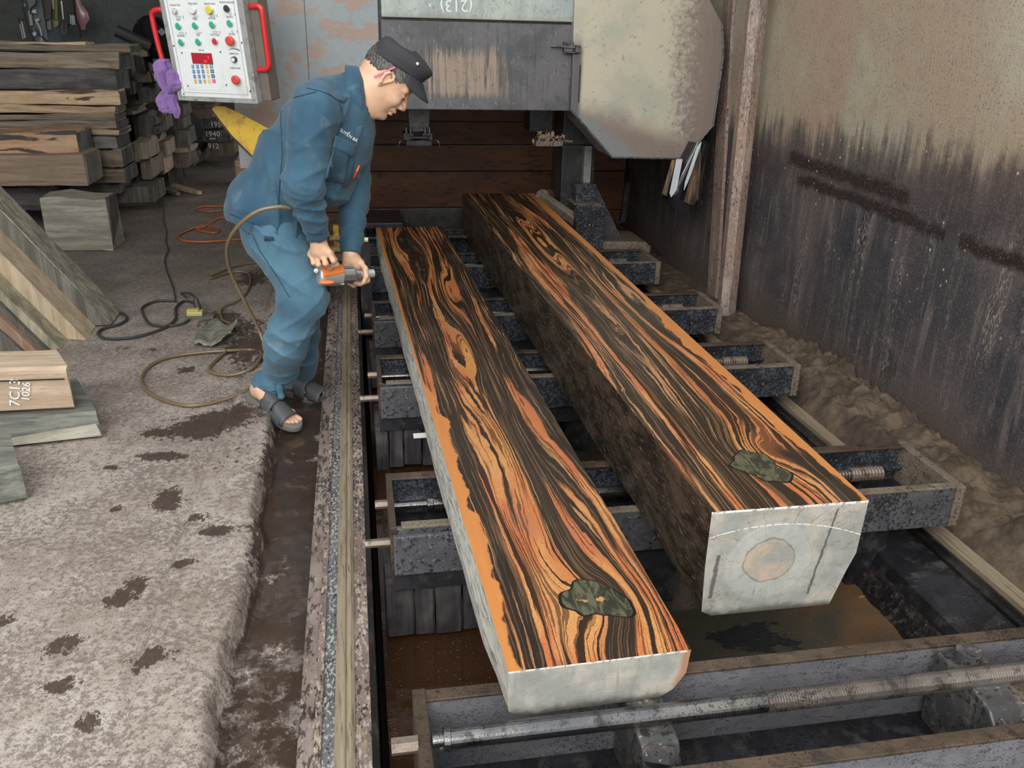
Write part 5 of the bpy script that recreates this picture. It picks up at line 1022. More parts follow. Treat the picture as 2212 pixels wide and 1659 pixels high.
t=hang('tube_lamp','slim bright metal rod with a dark cap hanging on the far wall','rod'); mk('rod',tube([W(46,44),W(54,82)],.012,6),M_silver,t); mk('rod_cap',cyl(W(44,40),W(46,46),.03,8),M_dcab,t); mk('cord',tube([W(43,52),W(50,84)],.006,6),M_wcab,t)
t=hang('tool_bundle','bundle of straps, pouch and dark tools hanging right of the pilaster','tools')
mk('brown_pouch',prism([W(96,-10),W(112,-10),W(110,40),W(98,42)],(0,.06,0)),plain('brown_pouch_cloth',(.10,.075,.06),.8),t); mk('strap',prism([W(118,-10),W(124,-10),W(125,42),W(119,42)],(0,.03,0)),M_oliv,t)
mk('strap',prism([W(111,-10),W(116,-10),W(117,20),W(114,20)],(0,.03,0)),plain('beige_strap',(.42,.38,.30),.7),t)
mk('pouch',prism([W(100,47),W(109,43),W(111,64),W(102,66)],(0,.06,0)),plain('khaki_pouch',(.25,.23,.16),.8),t,bevel=.01); mk('pouch',prism([W(111,44),W(127,42),W(127,56),W(116,62)],(0,.1,0)),plain('tan_net',(.28,.23,.15),.8),t,bevel=.02)
mk('dark_tool',prism([W(127,-10),W(156,-10),W(160,30),W(170,55),W(172,82),W(160,62),W(148,50),W(136,72),W(128,48)],(0,.08,0)),M_dcab,t); mk('blade',prism([W(132,2),W(135,2),W(139,42),W(137,42)],(0,-.02,0)),M_silver,t); 
for x in(152,157): mk('clip',tube([W(x,32,11.85),W(x+1,52,11.85),W(x+5,54,11.85),W(x+3,34,11.85)],.008,6,raw=True),M_silver,t)
mk('loop',tube([W(134,50),W(134,66),W(138,74),W(142,66),W(144,48)],.012,6),plain('grey_hose_loop',(.12,.11,.10),.6),t)
t=hang('plastic_bag','dusty pink plastic bag hanging at the right end of the tool bundle','bag')
V=[];F=[]
for j,(y,x0,x1) in enumerate(((-10,160,168),(10,163,175),(25,166,186),(42,170,191),(55,174,184),(64,176,184))):
    for k in range(16):
        a=2*math.pi*k/16; c=W((x0+x1)/2,y,11.85); rr=(x1-x0)/2/FPX*12*(1+.15*math.sin(3*a+j)); V.append(c+Vector((rr*math.cos(a),rr*.5*math.sin(a),0)))
for j in range(5):
    for k in range(16): F.append((j*16+k,j*16+(k+1)%16,j*16+16+(k+1)%16,j*16+16+k))
mk('bag_body',(V,F),plain('pink_plastic',(.30,.15,.14),.3,coat=.3),t,smooth=True)
t=thing('pulley_wheel',PY(330,120,8.6),'black grooved pulley wheel half hidden behind the left red handle','pulley')
a=PY(325,100,8.3); mk('wheel',rev(a,a+Vector((.10,.12,.07)),[(0,.10),(.1,.20),(.35,.22),(.4,.17),(.6,.17),(.65,.22),(.9,.20),(1,.10)],28),M_gloss,t); mk('shaft',cyl(a+Vector((-.25,-.05,.12)),a,.05,14),M_dcab,t)
mk('wheel_stand',box(a.x+.0,a.x+.12,8.32,8.5,1.0,a.z-.1),M_bs,t)
# ================================================================== IMPLICIT SURFACES (for the worker)
def surfnet(fn, lo, hi, h):
    lo=np.array(lo,float); hi=np.array(hi,float); n=np.maximum(np.ceil((hi-lo)/h).astype(int)+1,3)
    gx=lo[0]+h*np.arange(n[0]);gy=lo[1]+h*np.arange(n[1]);gz=lo[2]+h*np.arange(n[2])
    F=np.empty(n,np.float32)
    for i0 in range(0,n[0],24):
        i1=min(i0+24,n[0]); X,Y,Z=np.meshgrid(gx[i0:i1],gy,gz,indexing='ij')
        F[i0:i1]=fn(np.stack([X.ravel(),Y.ravel(),Z.ravel()],1)).reshape(i1-i0,n[1],n[2])
    S=F<0; c=np.zeros(tuple(n-1),int)
    for a in(0,1):
        for b in(0,1):
            for d in(0,1): c+=S[a:n[0]-1+a,b:n[1]-1+b,d:n[2]-1+d]
    act=(c>0)&(c<8); idx=-np.ones(act.shape,int); cells=np.argwhere(act); idx[act]=np.arange(len(cells))
    acc=np.zeros((len(cells),3));cnt=np.zeros(len(cells))
    corners=[(a,b,d) for a in(0,1) for b in(0,1) for d in(0,1)]
    for p in corners:
        for ax in range(3):
            if p[ax]==0:
                q=list(p);q[ax]=1
                f0=F[cells[:,0]+p[0],cells[:,1]+p[1],cells[:,2]+p[2]];f1=F[cells[:,0]+q[0],cells[:,1]+q[1],cells[:,2]+q[2]]
                m=(f0<0)!=(f1<0); t=np.where(m,f0/np.where(m,f0-f1,1),0)
                P=np.tile(np.array(p,float),(len(cells),1)); P[:,ax]+=t
                acc[m]+=P[m];cnt[m]+=1
    V=lo+h*(cells+acc/np.maximum(cnt,1)[:,None])
    Q=[]
    for ax in range(3):
        sl0=[slice(0,n[k]) for k in range(3)];sl1=[slice(0,n[k]) for k in range(3)]
        sl0[ax]=slice(0,n[ax]-1);sl1[ax]=slice(1,n[ax])
        a=S[tuple(sl0)];b=S[tuple(sl1)]; e=np.argwhere(a!=b); u,v=[k for k in range(3) if k!=ax]
        ok=(e[:,u]>0)&(e[:,v]>0)&(e[:,u]<n[u]-1)&(e[:,v]<n[v]-1); e=e[ok]
        def cell(du,dv):
            c=e.copy();c[:,u]-=du;c[:,v]-=dv; return idx[c[:,0],c[:,1],c[:,2]]
        q=np.stack([cell(1,1),cell(0,1),cell(0,0),cell(1,0)],1); fl=a[e[:,0],e[:,1],e[:,2]]
        if ax==1: fl=~fl
        q[~fl]=q[~fl][:,::-1]; Q.append(q)
    Q=np.concatenate(Q); 
    # pull vertices onto the surface
    for _ in range(1):
        f=fn(V); e_=h*.3; g=np.stack([fn(V+np.eye(3)[k]*e_)-f for k in range(3)],1)/e_; gn=(g*g).sum(1)+1e-6; V=V-np.clip(f/gn,-h*.7,h*.7)[:,None]*g
    return V,[tuple(int(i) for i in q) for q in Q]
def v3(p): return np.array(tuple(p),float)
def cap(P,a,b,r1,r2,flat=None,k=1.0):
    a=v3(a);b=v3(b); D=P-a; ba=b-a
    h=np.clip(D@ba/max(ba@ba,1e-9),0,1); E=D-h[:,None]*ba
    if flat is not None:
        f=v3(flat);f=f/np.linalg.norm(f); E=E+np.outer(E@f,f)*(k-1)
    return np.linalg.norm(E,axis=1)-(r1+(r2-r1)*h)
def ell(P,c,r):
    r=v3(r); Q=(P-v3(c))/r; k0=np.linalg.norm(Q,axis=1); k1=np.linalg.norm(Q/r,axis=1); return k0*(k0-1)/np.maximum(k1,1e-6)
def smin(a,b,k):
    h=np.maximum(k-np.abs(a-b),0)/k; return np.minimum(a,b)-h*h*k*.25
def smax(a,b,k): return -smin(-a,-b,k)
def chain(P,pts,k=.01):
    d=None
    for (a,ra),(b,rb) in zip(pts[:-1],pts[1:]):
        e=cap(P,a,b,ra,rb); d=e if d is None else smin(d,e,k)
    return d
def fold(P,dirv,fr,ph=0,warp=1.0,s=0):
    """sharp cloth creases running across dirv"""
    d=v3(dirv);d=d/np.linalg.norm(d); t=P@d
    w=np.sin(P[:,0]*9+P[:,2]*7+s)*.05+np.sin(P[:,1]*17-P[:,2]*11+s*2)*.03+np.sin(P[:,0]*23+P[:,1]*15+s)*.012
    return (1-np.abs(np.sin((t+w*warp)*fr+ph)))**2
def bump3(P,c,r): 
    q=((P-v3(c))**2).sum(1)/(r*r); return np.exp(-q)

# ================================================================== THE WORKER
YM=3.35
def J(x,y,Y=YM): return v3(PY(x,y,Y))
man=thing('person',J(600,850,3.45)*np.array([1,1,0])+np.array([0,0,-.05]),'person in blue work clothes, black cap and grey sandals, bending to use a wrench','person')
skin_t=lambda n:(lambda o,a,b:{'Base Color':n.mix(n.m('MULTIPLY',n.ss(b,.45,.7),.4),n.mix(a,(.64,.39,.24),(.74,.48,.32)),(.64,.32,.23)),'Roughness':.48,'Subsurface Weight':.08,'Subsurface Radius':(.02,.008,.004),'Normal':n.bump(n.noise(o,160,3),.12,.002)})(n.coord(),n.noise(n.coord(),9,3),n.noise(n.coord(),22,3))
M_skin=mat('skin',skin_t)
def clothf(n):
    o=n.coord(); a=n.noise(o,5,4,.6); b=n.noise(o,13,5,.65); x,y,z=n.sep(o)
    c=n.mix(n.ss(a,.38,.62),(.022,.072,.118),(.038,.102,.155)); c=n.mix(n.m('MULTIPLY',n.ss(b,.56,.72),.5),c,(.115,.175,.20)); c=n.mix(n.m('MULTIPLY',n.ss(n.noise(n.map(o,(1,1,1),(4,4,4)),6,5,.6),.60,.72),.45),c,(.10,.115,.11))
    return {'Base Color':c,'Roughness':.85,'Sheen Weight':.15,'Normal':n.bump(n.m('ADD',n.noise(o,420,2),n.m('MULTIPLY',n.noise(o,30,3),2)),.22,.0022)}
M_cloth=mat('blue_workwear',clothf)
def trousf(n):
    o=n.coord(); a=n.noise(o,5,4,.6); b=n.noise(o,11,5,.65)
    c=n.mix(n.ss(a,.38,.62),(.050,.130,.195),(.075,.170,.235)); c=n.mix(n.m('MULTIPLY',n.ss(b,.55,.72),.45),c,(.20,.28,.29))
    return {'Base Color':c,'Roughness':.85,'Sheen Weight':.15,'Normal':n.bump(n.m('ADD',n.noise(o,420,2),n.m('MULTIPLY',n.noise(o,30,3),2)),.22,.0022)}
M_trous=mat('blue_work_trousers',trousf)
# head frame
hc=J(837,174,3.275); hc[1]=YM
fw=np.array([.68,0,-.733]); upv=np.array([.733,0,.68]); sd=np.array([0,1,0.])   # forward, up, left side(+Y)
HM=np.stack([fw,sd,upv])             # rows: local axes
def toL(P): return (P-hc)@HM.T
def toW(Q): return np.asarray(Q)@HM+hc
neckb=toL(J(772,214)[None])[0]
def headf(P):
    L=toL(P)
    d=ell(L,(-.012,0,.036),(.097,.077,.086))
    d=smin(d,ell(L,(.036,0,-.030),(.056,.060,.088)),.04)
    d=smin(d,ell(L,(.012,0,-.035),(.058,.062,.058)),.03)
    for s in(-1,1):
        d=smin(d,cap(L,(-.012,s*.054,-.040),(.060,s*.020,-.104),.016,.015),.028)
        d=smin(d,ell(L,(.062,s*.040,-.026),(.026,.022,.022)),.02)
        d=smin(d,cap(L,(.078,s*.010,.028),(.070,s*.048,.026),.012,.010),.016)
    d=smin(d,ell(L,(.074,0,-.100),(.022,.022,.018)),.018)
    for s in(-1,1): d=smax(d,-ell(L,(.098,s*.032,.006),(.022,.019,.013)),.012)
    for s in(-1,1): d=smin(d,ell(L,(.075,s*.032,.003),(.015,.016,.012)),.006)
    d=smin(d,cap(L,(.088,0,.014),(.112,0,-.026),.0075,.0115),.012)
    for s in(-1,1): d=smin(d,ell(L,(.101,s*.013,-.031),(.013,.0085,.010)),.008)
    for s in(-1,1): d=smax(d,-ell(L,(.108,s*.008,-.041),(.006,.004,.005)),.004)
    d=smin(d,ell(L,(.086,0,-.056),(.017,.026,.012)),.012)
    d=smin(d,ell(L,(.096,0,-.0585),(.012,.021,.0065)),.005)
    d=smin(d,ell(L,(.091,0,-.0735),(.012,.018,.0075)),.005)
    d=smax(d,-cap(L,(.112,-.0,-.0655),(.084,-.026,-.068),.0022,.0022),.004); d=smax(d,-cap(L,(.112,0,-.0655),(.084,.026,-.068),.0022,.0022),.004)
    for s in(-1,1): d=smax(d,-cap(L,(.094,s*.026,-.036),(.074,s*.040,-.074),.0022,.0018),.007)
    # neck
    d=smin(d,cap(L,(-.034,0,-.030),neckb,.060,.076),.035)
    d=smin(d,cap(L,(.02,-.0,-.07),neckb+np.array([.03,0,.01]),.035,.05),.03)
    for s in(-1,1):
        E=[(-.006,.030),(.007,.026),(.012,.016),(.008,.006),(.002,-.004),(-.004,-.016),(-.008,-.026),(-.014,-.020),(-.020,-.004),(-.022,.012),(-.016,.024),(-.006,.030)]
        pts=[((f,s*(.079+.012*(f<-.010)+.004),u),.0046) for f,u in E]
        d=smin(d,chain(L,pts,.003),.004)
        d=smin(d,ell(L,(-.006,s*.079,.0),(.012,.006,.020)),.006)
        d=smax(d,-ell(L,(.000,s*.0865,.006),(.0055,.0055,.007)),.004)
        d=smin(d,ell(L,(-.010,s*.081,-.028),(.006,.005,.008)),.004)
    d=d+.0006*np.sin(L[:,0]*300)*bump3(L,(.08,-.045,.0),.02)
    return d
hv,hf=surfnet(headf,hc-.17-np.array([.05,0,.09]),hc+.17,.0032)
# hands
def fing(P,pts,r,k=.006): return chain(P,[(p,r*(1-.09*i)) for i,p in enumerate(pts)],k)
HY=3.22
def handR(P):
    w=J(686,512,HY); d=cap(P,J(672,455,HY+.01),w,.036,.027)
    k=[J(671,549,HY+.022),J(684,553,HY+.006),J(698,552,HY-.010),J(711,546,HY-.016)]     # knuckles: little .. index
    d=smin(d,cap(P,w,J(691,540,HY),.027,.030,(0,1,0),1.12),.02)
    for q in k: d=smin(d,cap(P,J(688,525,HY),q,.019,.0135),.016)
    m=[J(677,568,HY-.002),J(688,571,HY-.018),J(703,569,HY-.030),J(720,563,HY-.024)]
    t=[J(688,577,HY+.030),J(698,578,HY+.020),J(712,578,HY+.010),J(727,571,HY-.006)]
    t2=[J(697,576,HY+.052),J(707,576,HY+.046),J(720,577,HY+.034),J(723,574,HY+.016)]
    for q,a,b,c,r in zip(k,m,t,t2,(.0092,.0105,.011,.0105)): d=smin(d,fing(P,[q,a,b,c],r),.007)
    d=smin(d,chain(P,[(J(700,535,HY+.03),.016),(J(714,548,HY+.045),.0125),(J(722,562,HY+.045),.011),(J(720,572,HY+.035),.0095)],.008),.012)
    return d
LYh=3.36
def handL(P):
    w=J(757,550,LYh); d=cap(P,J(758,495,LYh+.04),w,.034,.026)
    d=smin(d,cap(P,w,J(768,572,LYh),.026,.027,(0,1,0),1.1),.02)
    for q in(J(780,568,LYh-.012),J(783,578,LYh+.005),J(783,588,LYh+.018),J(779,598,LYh+.030)): d=smin(d,cap(P,J(765,562,LYh),q,.019,.0135),.014)
    d=smin(d,fing(P,[J(779,568,LYh-.012),J(789,580,LYh-.035),J(791,597,LYh-.048),J(786,609,LYh-.050)],.0115),.006)
    d=smin(d,fing(P,[J(784,580,LYh+.005),J(795,592,LYh-.004),J(794,606,LYh-.022),J(783,612,LYh-.034)],.0110),.006)
    d=smin(d,fing(P,[J(783,590,LYh+.018),J(788,606,LYh+.012),J(778,613,LYh-.012),J(765,610,LYh-.026)],.0108),.006)
    d=smin(d,fing(P,[J(778,598,LYh+.030),J(776,613,LYh+.022),J(763,617,LYh+.004),J(752,612,LYh-.014)],.0092),.006)
    d=smin(d,chain(P,[(J(750,562,LYh-.004),.019),(J(747,577,LYh-.004),.0165),(J(758,583,LYh+.012),.012),(J(770,586,LYh+.022),.010)],.008),.012)
    return d
def bb(pts,m):
    A=np.array(pts); return A.min(0)-m,A.max(0)+m
lo,hi=bb([J(672,455,HY),J(730,580,HY),J(671,549,HY)],.055); rv,rf=surfnet(handR,lo,hi,.0026)
lo,hi=bb([J(757,495,LYh),J(795,617,LYh),J(745,577,LYh)],.06); lv,lf=surfnet(handL,lo,hi,.0026)
# feet ---------------------------------------------------------------
def footdef(heel,toe,anklepx,ankY,shin):
    heel=v3(heel);toe=v3(toe);ax=toe-heel;L=np.linalg.norm(ax);ax/=L; side=np.cross(ax,[0,0,1.]);side/=np.linalg.norm(side);up=np.cross(side,ax)
    return heel,ax,side,up,L
def mkfoot(heel,toe,shinp,inner,sk):
    """heel/toe: sole contact points; inner=+1 when the big toe lies toward +side"""
    he,ax,side,up,L=footdef(heel,toe,None,None,None); B=np.stack([ax,side,up])
    def loc(P): return (P-he)@B.T
    sh=(v3(shinp)-he)@B.T; s=inner
    def f(P):
        Q=loc(P); st=.026
        d=ell(Q,(.035,0,st+.030),(.036,.029,.034))
        d=smin(d,cap(Q,(.045,0,st+.050),(.085,0,st+.045),.034,.030),.02)
        d=smin(d,cap(Q,(.085,.002*s,st+.042),(L-.068,.006*s,st+.016),.030,.018,(0,1,0),.72),.02)
        d=smin(d,cap(Q,(L-.075,-.022*s,st+.014),(L-.06,.026*s,st+.018),.016,.018),.015)
        d=smin(d,cap(Q,(.045,0,st+.055),sh,.034,.036),.025)
        for s_ in(-1,1): d=smin(d,ell(Q,(.055,s_*.030,st+.062),(.012,.009,.012)),.01)
        toes=[(.034,.0125,0),(.014,.0098,.004),(-.002,.0092,-.003),(-.017,.0087,-.012),(-.031,.008,-.024)]
        for ty,r,dx in toes: d=smin(d,cap(Q,(L-.060,ty*s*.8,st+.012),(L-.018+dx,ty*s,st+r*.8),r,r*.95),.006)
        return smax(d,-(Q[:,2]-st+.001),.004)
    P0=he; ends=np.array([he,he+ax*L,v3(shinp)]); lo=ends.min(0)-.06; hi=ends.max(0)+.06
    return surfnet(f,lo,hi,.0034),(he,ax,side,up,L)
Rh_,Rt_=PZ(541,858,.030),PZ(640,932,-.062)
Rh_=v3(Rh_);Rt_=v3(Rt_)
Lf_=np.linalg.norm(Rt_-Rh_); 
Rt_=Rh_+(Rt_-Rh_)/Lf_*.275
Lh_=v3(PZ(612,850,-.075)); Lt_=v3((-.202,Lh_[1]-.12,-.075)); Lt_=Lh_+(Lt_-Lh_)/np.linalg.norm(Lt_-Lh_)*min(.265,np.linalg.norm(Lt_-Lh_)+.0)
ankR=J(585,815,Rh_[1]-.04); ankL=J(640,800,Lh_[1]-.03)
(fv,ff),FR=mkfoot(Rh_,Rt_,ankR,-1,0); (gv,gf),FL=mkfoot(Lh_,Lt_,ankL,1,0)
# hidden trunk and legs under the clothes, joined to the rest in one body mesh
hipC=J(590,475,3.40); chest=J(705,285,3.38); kneeR=J(662,642,3.27); kneeL=J(655,640,3.50)
def coref(P):
    d=cap(P,hipC,J(640,385,3.39),.10,.095); d=smin(d,cap(P,J(640,385,3.39),chest,.095,.10),.05); d=smin(d,cap(P,chest,J(768,222),.10,.06),.05)
    for a,b,c,r in((J(590,490,3.32),kneeR,ankR,.07),(J(590,490,3.48),kneeL,ankL,.065)):
        d=smin(d,cap(P,a,b,r,.048),.04); d=smin(d,cap(P,b,c,.046,.036),.03)
    d=smin(d,cap(P,J(680,245,3.24),J(655,412,3.17),.045,.036),.03); d=smin(d,cap(P,J(655,412,3.17),J(672,455,HY+.01),.036,.035),.02)
    d=smin(d,cap(P,J(762,285,3.53),J(762,425,3.48),.043,.036),.03); d=smin(d,cap(P,J(762,425,3.48),J(758,495,LYh+.04),.036,.034),.02)
    return d
cv,cf=surfnet(coref,(-.75,3.0,-.05),(.35,3.75,1.5),.016)
V=[];F=[]
for v,f in((hv,hf),(rv,rf),(lv,lf),(fv,ff),(gv,gf),(cv,cf)):
    n0=len(V); V+=list(v); F+=[tuple(i+n0 for i in q) for q in f]
body=mk('body',(V,F),M_skin,man,smooth=True)
# toenails / fingernails
# hair
def hairf(P):
    L=toL(P); d=ell(L,(-.013,0,.035),(.101,.0815,.089)); d=np.maximum(d,-ell(L,(-.012,0,.036),(.092,.072,.081)))
    r=.0035*np.sin(L[:,2]*330+L[:,0]*120)*np.sin(L[:,1]*400+L[:,2]*90)*.6
    low=-.040+np.clip((L[:,0]+.085)*1.1,0,.06)     # nape line rising toward the ear
    d=np.maximum(d,low+.004*np.sin(L[:,0]*160)-L[:,2])
    fr=L[:,0]-(.048-.4*np.maximum(.045-L[:,2],0)); d=np.maximum(d,fr)
    ear=np.sqrt((L[:,0]+.006)**2+(L[:,2]-.002)**2)-.030; d=np.maximum(d,-ear)
    return d+r
vv,fq=surfnet(hairf,hc-.16,hc+.16,.0032)
M_hair=mat('greying_hair',lambda n:(lambda o,a:{'Base Color':n.mix(n.ss(a,.35,.65),(.020,.018,.017),(.22,.20,.18)),'Roughness':.7,'Normal':n.bump(n.noise(n.map(o,(60,60,14)),8,4,.8),.8,.004)})(n.coord(),n.m('ADD',n.noise(n.map(n.coord(),(40,40,9)),5,4,.8),n.m('MULTIPLY',n.m('SUBTRACT',n.sep(n.coord())[0],-.0),.9))))
mk('hair',(vv,fq),M_hair,man,smooth=True,origin=hc-np.array([.02,0,0]),label='short greying black hair')
# eyes (nearly closed, looking down) and brows
M_dkeye=plain('dark_eye',(.02,.014,.01),.2)
for s in(-1,1):
    mk('eye',tube([Vector(toW((.0895,s*.020,-.001))),Vector(toW((.0915,s*.031,-.004))),Vector(toW((.084,s*.046,-.001)))],.0016,6,6),M_dkeye,man,smooth=True,label='narrow dark eye slit looking down')
    mk('eyebrow',tube([Vector(toW((.091,s*.014,.032))),Vector(toW((.087,s*.032,.036))),Vector(toW((.074,s*.052,.031)))],lambda t:.0032*(1-.5*t),6,6),M_hair,man,smooth=True)
M_lip=plain('lip',(.42,.20,.15),.5)
# cap ----------------------------------------------------------------
M_cap=mat('black_cap_cloth',lambda n:{'Base Color':n.mix(n.noise(n.coord(),14,5),(.022,.023,.026),(.050,.050,.054)),'Roughness':.85,'Normal':n.bump(n.m('ADD',n.noise(n.coord(),420,2),n.m('MULTIPLY',n.noise(n.coord(),26,4),2)),.35,.003)})
capt=thing('cap',toW((0,0,.10)),'black military style cap with a small round metal eyelet, worn by the bending person','cap')
Vc=[];Fc=[]; seg=56
prof=[(0,1.0),(.10,1.02),(.34,1.01),(.38,1.025),(.62,1.01),(.82,.98),(.93,.90),(1.0,.76),(1.05,.45),(1.07,.02)]
for i,(t,sc_) in enumerate(prof):
    for k in range(seg):
        a=2*math.pi*k/seg; ca,sa=math.cos(a),math.sin(a)
        f=-.008+.103*sc_*ca; s_=.0855*sc_*sa*(1 if t<.9 else 1)
        ub=.058+.030*ca                               # tilted lower rim
        ut=.128+.016*ca
        u=ub+(ut-ub)*t+.0022*math.sin(a*5+t*4)*(t>.3)
        f+= .014*max(0,t-.25)*max(0,ca)**2 ; s_*=1+.012*math.sin(a*7+t*3)*(t>.3)
        Vc.append(toW((f,s_,u)))
for i in range(len(prof)-1):
    for k in range(seg): Fc.append((i*seg+k,i*seg+(k+1)%seg,(i+1)*seg+(k+1)%seg,(i+1)*seg+k))
Fc.append(tuple(range((len(prof)-1)*seg,len(prof)*seg)))
o=mk('crown',(Vc,Fc),M_cap,capt,smooth=True); fixn(o); o.modifiers.new('thick','SOLIDIFY').thickness=.003
Vb=[];Fb=[]; nu,nv=22,8
for i in range(nu+1):
    a=-1.16+2.32*i/nu
    for j in range(nv+1):
        t=j/nv; ca,sa=math.cos(a),math.sin(a)
        f0=-.006+.104*ca; s0=.0855*sa; u0=.060+.030*ca
        ext=.070*max(0,math.cos(a/1.16*math.pi/2))**.55
        f=f0+ext*t*.92; s1=s0*(1+.05*t); u=u0-ext*t*.48-.012*(sa*sa)*t-.25*(s1*s1)/.1*t
        Vb.append(toW((f,s1,u)))
for i in range(nu):
    for j in range(nv): a=i*(nv+1)+j; Fb.append((a,a+1,a+nv+2,a+nv+1))
o=mk('bill',(Vb,Fb),M_cap,capt,smooth=True); o.modifiers.new('thick','SOLIDIFY').thickness=.0045
c_=np.array([.03,-.088,.118]); 
mk('eyelet',rev(toW(c_),toW(c_+np.array([0,-.0045,.001])),[(0,.0062),(.5,.0062),(1,.004)],16),M_silver,capt,label='round metal eyelet')
for s in(-1,1): pass
mk('back_strap',tube([Vector(toW((-.098,s*.03,.05))) for s in(-1,0,1)],.006,6,3),M_gloss,capt)
# pencil behind the ear
mk('pencil',cat_(cyl(toW((-.041,-.084,-.027)),toW((-.015,-.0935,.051)),.0034,8)),plain('pink_pencil',(.75,.16,.28),.35,vary=.02),None,label='pink and white pencil tucked above the worker\'s ear',cat='pencil')
# ------------------------------------------------------------------ jacket
HB=J(585,452,3.40)
def jacket(P):
    Q=P.copy()
    def T(a,b,r1,r2,k=.82): return cap(P,a,b,r1,r2,(0,1,0),k)
    d=T(J(586,452,3.40),J(640,360,3.39),.142,.142)
    d=smin(d,T(J(640,360,3.39),J(700,282,3.38),.142,.150),.06)
    d=smin(d,T(J(700,282,3.38),J(742,232,3.37),.135,.100),.06)
    d=smin(d,cap(P,J(742,232,3.37),J(778,208,3.36),.098,.078),.05)
    # chest front hanging open
    d=smin(d,T(J(760,300,3.38),J(715,400,3.38),.075,.075,.8),.06)
    # shoulders
    d=smin(d,cap(P,J(700,225,3.36),J(682,232,3.22),.085,.078),.05)
    d=smin(d,cap(P,J(735,240,3.40),J(768,285,3.52),.085,.075),.05)
    t=P@v3((0,0,1.))
    # skirt flare: hem to the left and down over the hips
    d=smin(d,T(J(578,455,3.40),J(596,500,3.38),.150,.135,.86),.05)
    d=smin(d,T(J(640,470,3.38),J(655,505,3.36),.070,.055,.9),.05)
    # folds
    ax=v3(J(700,250)-J(580,470)); 
    d=d-.016*fold(P,(.5,0,.85),16,.4,1.6)*(.35+.65*bump3(P,J(640,380,3.25),.22))
    d=d-.009*fold(P,(.9,.2,-.4),22,1.1,1.4,2)
    d=d+.006*bump3(P,J(600,400,3.22),.06)
    # cut: hem plane, running (490,465)->(660,530)
    a=J(490,474,3.35); b=J(650,540,3.35); n_=np.cross(b-a,np.array([0,1.,0])); n_/=np.linalg.norm(n_)
    if n_[2]>0: n_=-n_
    wav=.006*np.sin(P[:,0]*40)+.005*np.sin(P[:,1]*33)
    d=smax(d,(P-a)@n_+wav,.008)
    # arms
    S=J(678,242,3.20);E=J(655,405,3.155);Wr=J(688,512,HY-.0)
    ar=cap(P,S,E,.080,.064); 
    f1=fold(P,E-S,38,.5,.8,1)*bump3(P,E+(0,0,.03),.11)*.018+fold(P,(.3,0,1),20,.2,1.2,3)*.010+fold(P,(.8,0,.6),30,.2,1,5)*bump3(P,S,.12)*.006
    fo=cap(P,E,Wr,.064,.040); f2=fold(P,Wr-E,46,.1,.9,4)*bump3(P,E-(0,0,.06),.12)*.018+fold(P,Wr-E,60,.9,.5,2)*.004
    ar=smin(ar-f1,fo-f2,.03)
    dr=(Wr-E)/np.linalg.norm(Wr-E); ar=smax(ar,(P-Wr)@dr+.002*np.sin(P[:,0]*150),.004); 
    d=smin(d,ar,.022)
    S=J(766,290,3.52);E=J(764,425,3.47);Wr=J(758,548,LYh+.004)
    ar=cap(P,S,E,.068,.058); f1=fold(P,E-S,40,.3,1,6)*.009
    fo=cap(P,E,Wr,.058,.036); f2=fold(P,Wr-E,48,.6,1.1,2)*bump3(P,(E+Wr)/2,.13)*.012
    ar=smin(ar-f1,fo-f2,.03); dr=(Wr-E)/np.linalg.norm(Wr-E); ar=smax(ar,(P-Wr)@dr,.004); d=smin(d,ar,.022)
    # neck opening
    na=J(782,209,3.36); nd=np.array([.985,0,.17]); 
    d=smax(d,-cap(P,na+nd*.012,na+nd*.3,.084,.12),.006)
    return d
jv,jf=surfnet(jacket,(-.70,2.98,.55),(.22,3.68,1.50),.0068)
jk=mk('jacket',(jv,jf),M_cloth,man,smooth=True,origin=HB,label='faded blue work jacket')
# collar: a standing band wrapped round the neck and a flap
nd=np.array([.985,0,.17]); nd/=np.linalg.norm(nd); e1=np.array([0,1,0.]); e2=np.cross(nd,e1); e2/=np.linalg.norm(e2)
if e2[0]<0: e2=-e2                      # e2 points forward/down (throat)
nc=J(776,210,3.36)
Vq=[];Fq=[];ns=40
for i in range(ns+1):
    a=-math.pi*.93+2*math.pi*.93*i/ns      # 0 = nape
    ca,sa=math.cos(a),math.sin(a)
    for j,(rr,hh) in enumerate(((.094,-.018),(.088,.018),(.091,.024),(.101,.008),(.112,-.034))):
        drop=.020*max(0,-ca)
        r1=rr*(1+.10*abs(sa)*0); p=nc+nd*(hh-drop+.006*math.cos(2*a))-e2*ca*r1*1.02+e1*sa*r1
        Vq.append(p)
for i in range(ns):
    for j in range(4): a=i*5+j; Fq.append((a,a+1,a+6,a+5))
o=mk('collar',(Vq,Fq),M_cloth,man,smooth=True); o.modifiers.new('thick','SOLIDIFY').thickness=.004
def onsurf(px,py,fn,off=.002,y0=2.9):
    """point on the near side of an implicit garment seen at this pixel"""
    d=v3(ray(px,py)); d/=np.linalg.norm(d); o_=np.array([0,0,H]); t=y0/d[1]
    for _ in range(80):
        q=fn((o_+d*t)[None])[0]; 
        if q<.0008: break
        t+=max(q*.7,.0006)
        if t>5: return None
    return o_+d*(t-off)
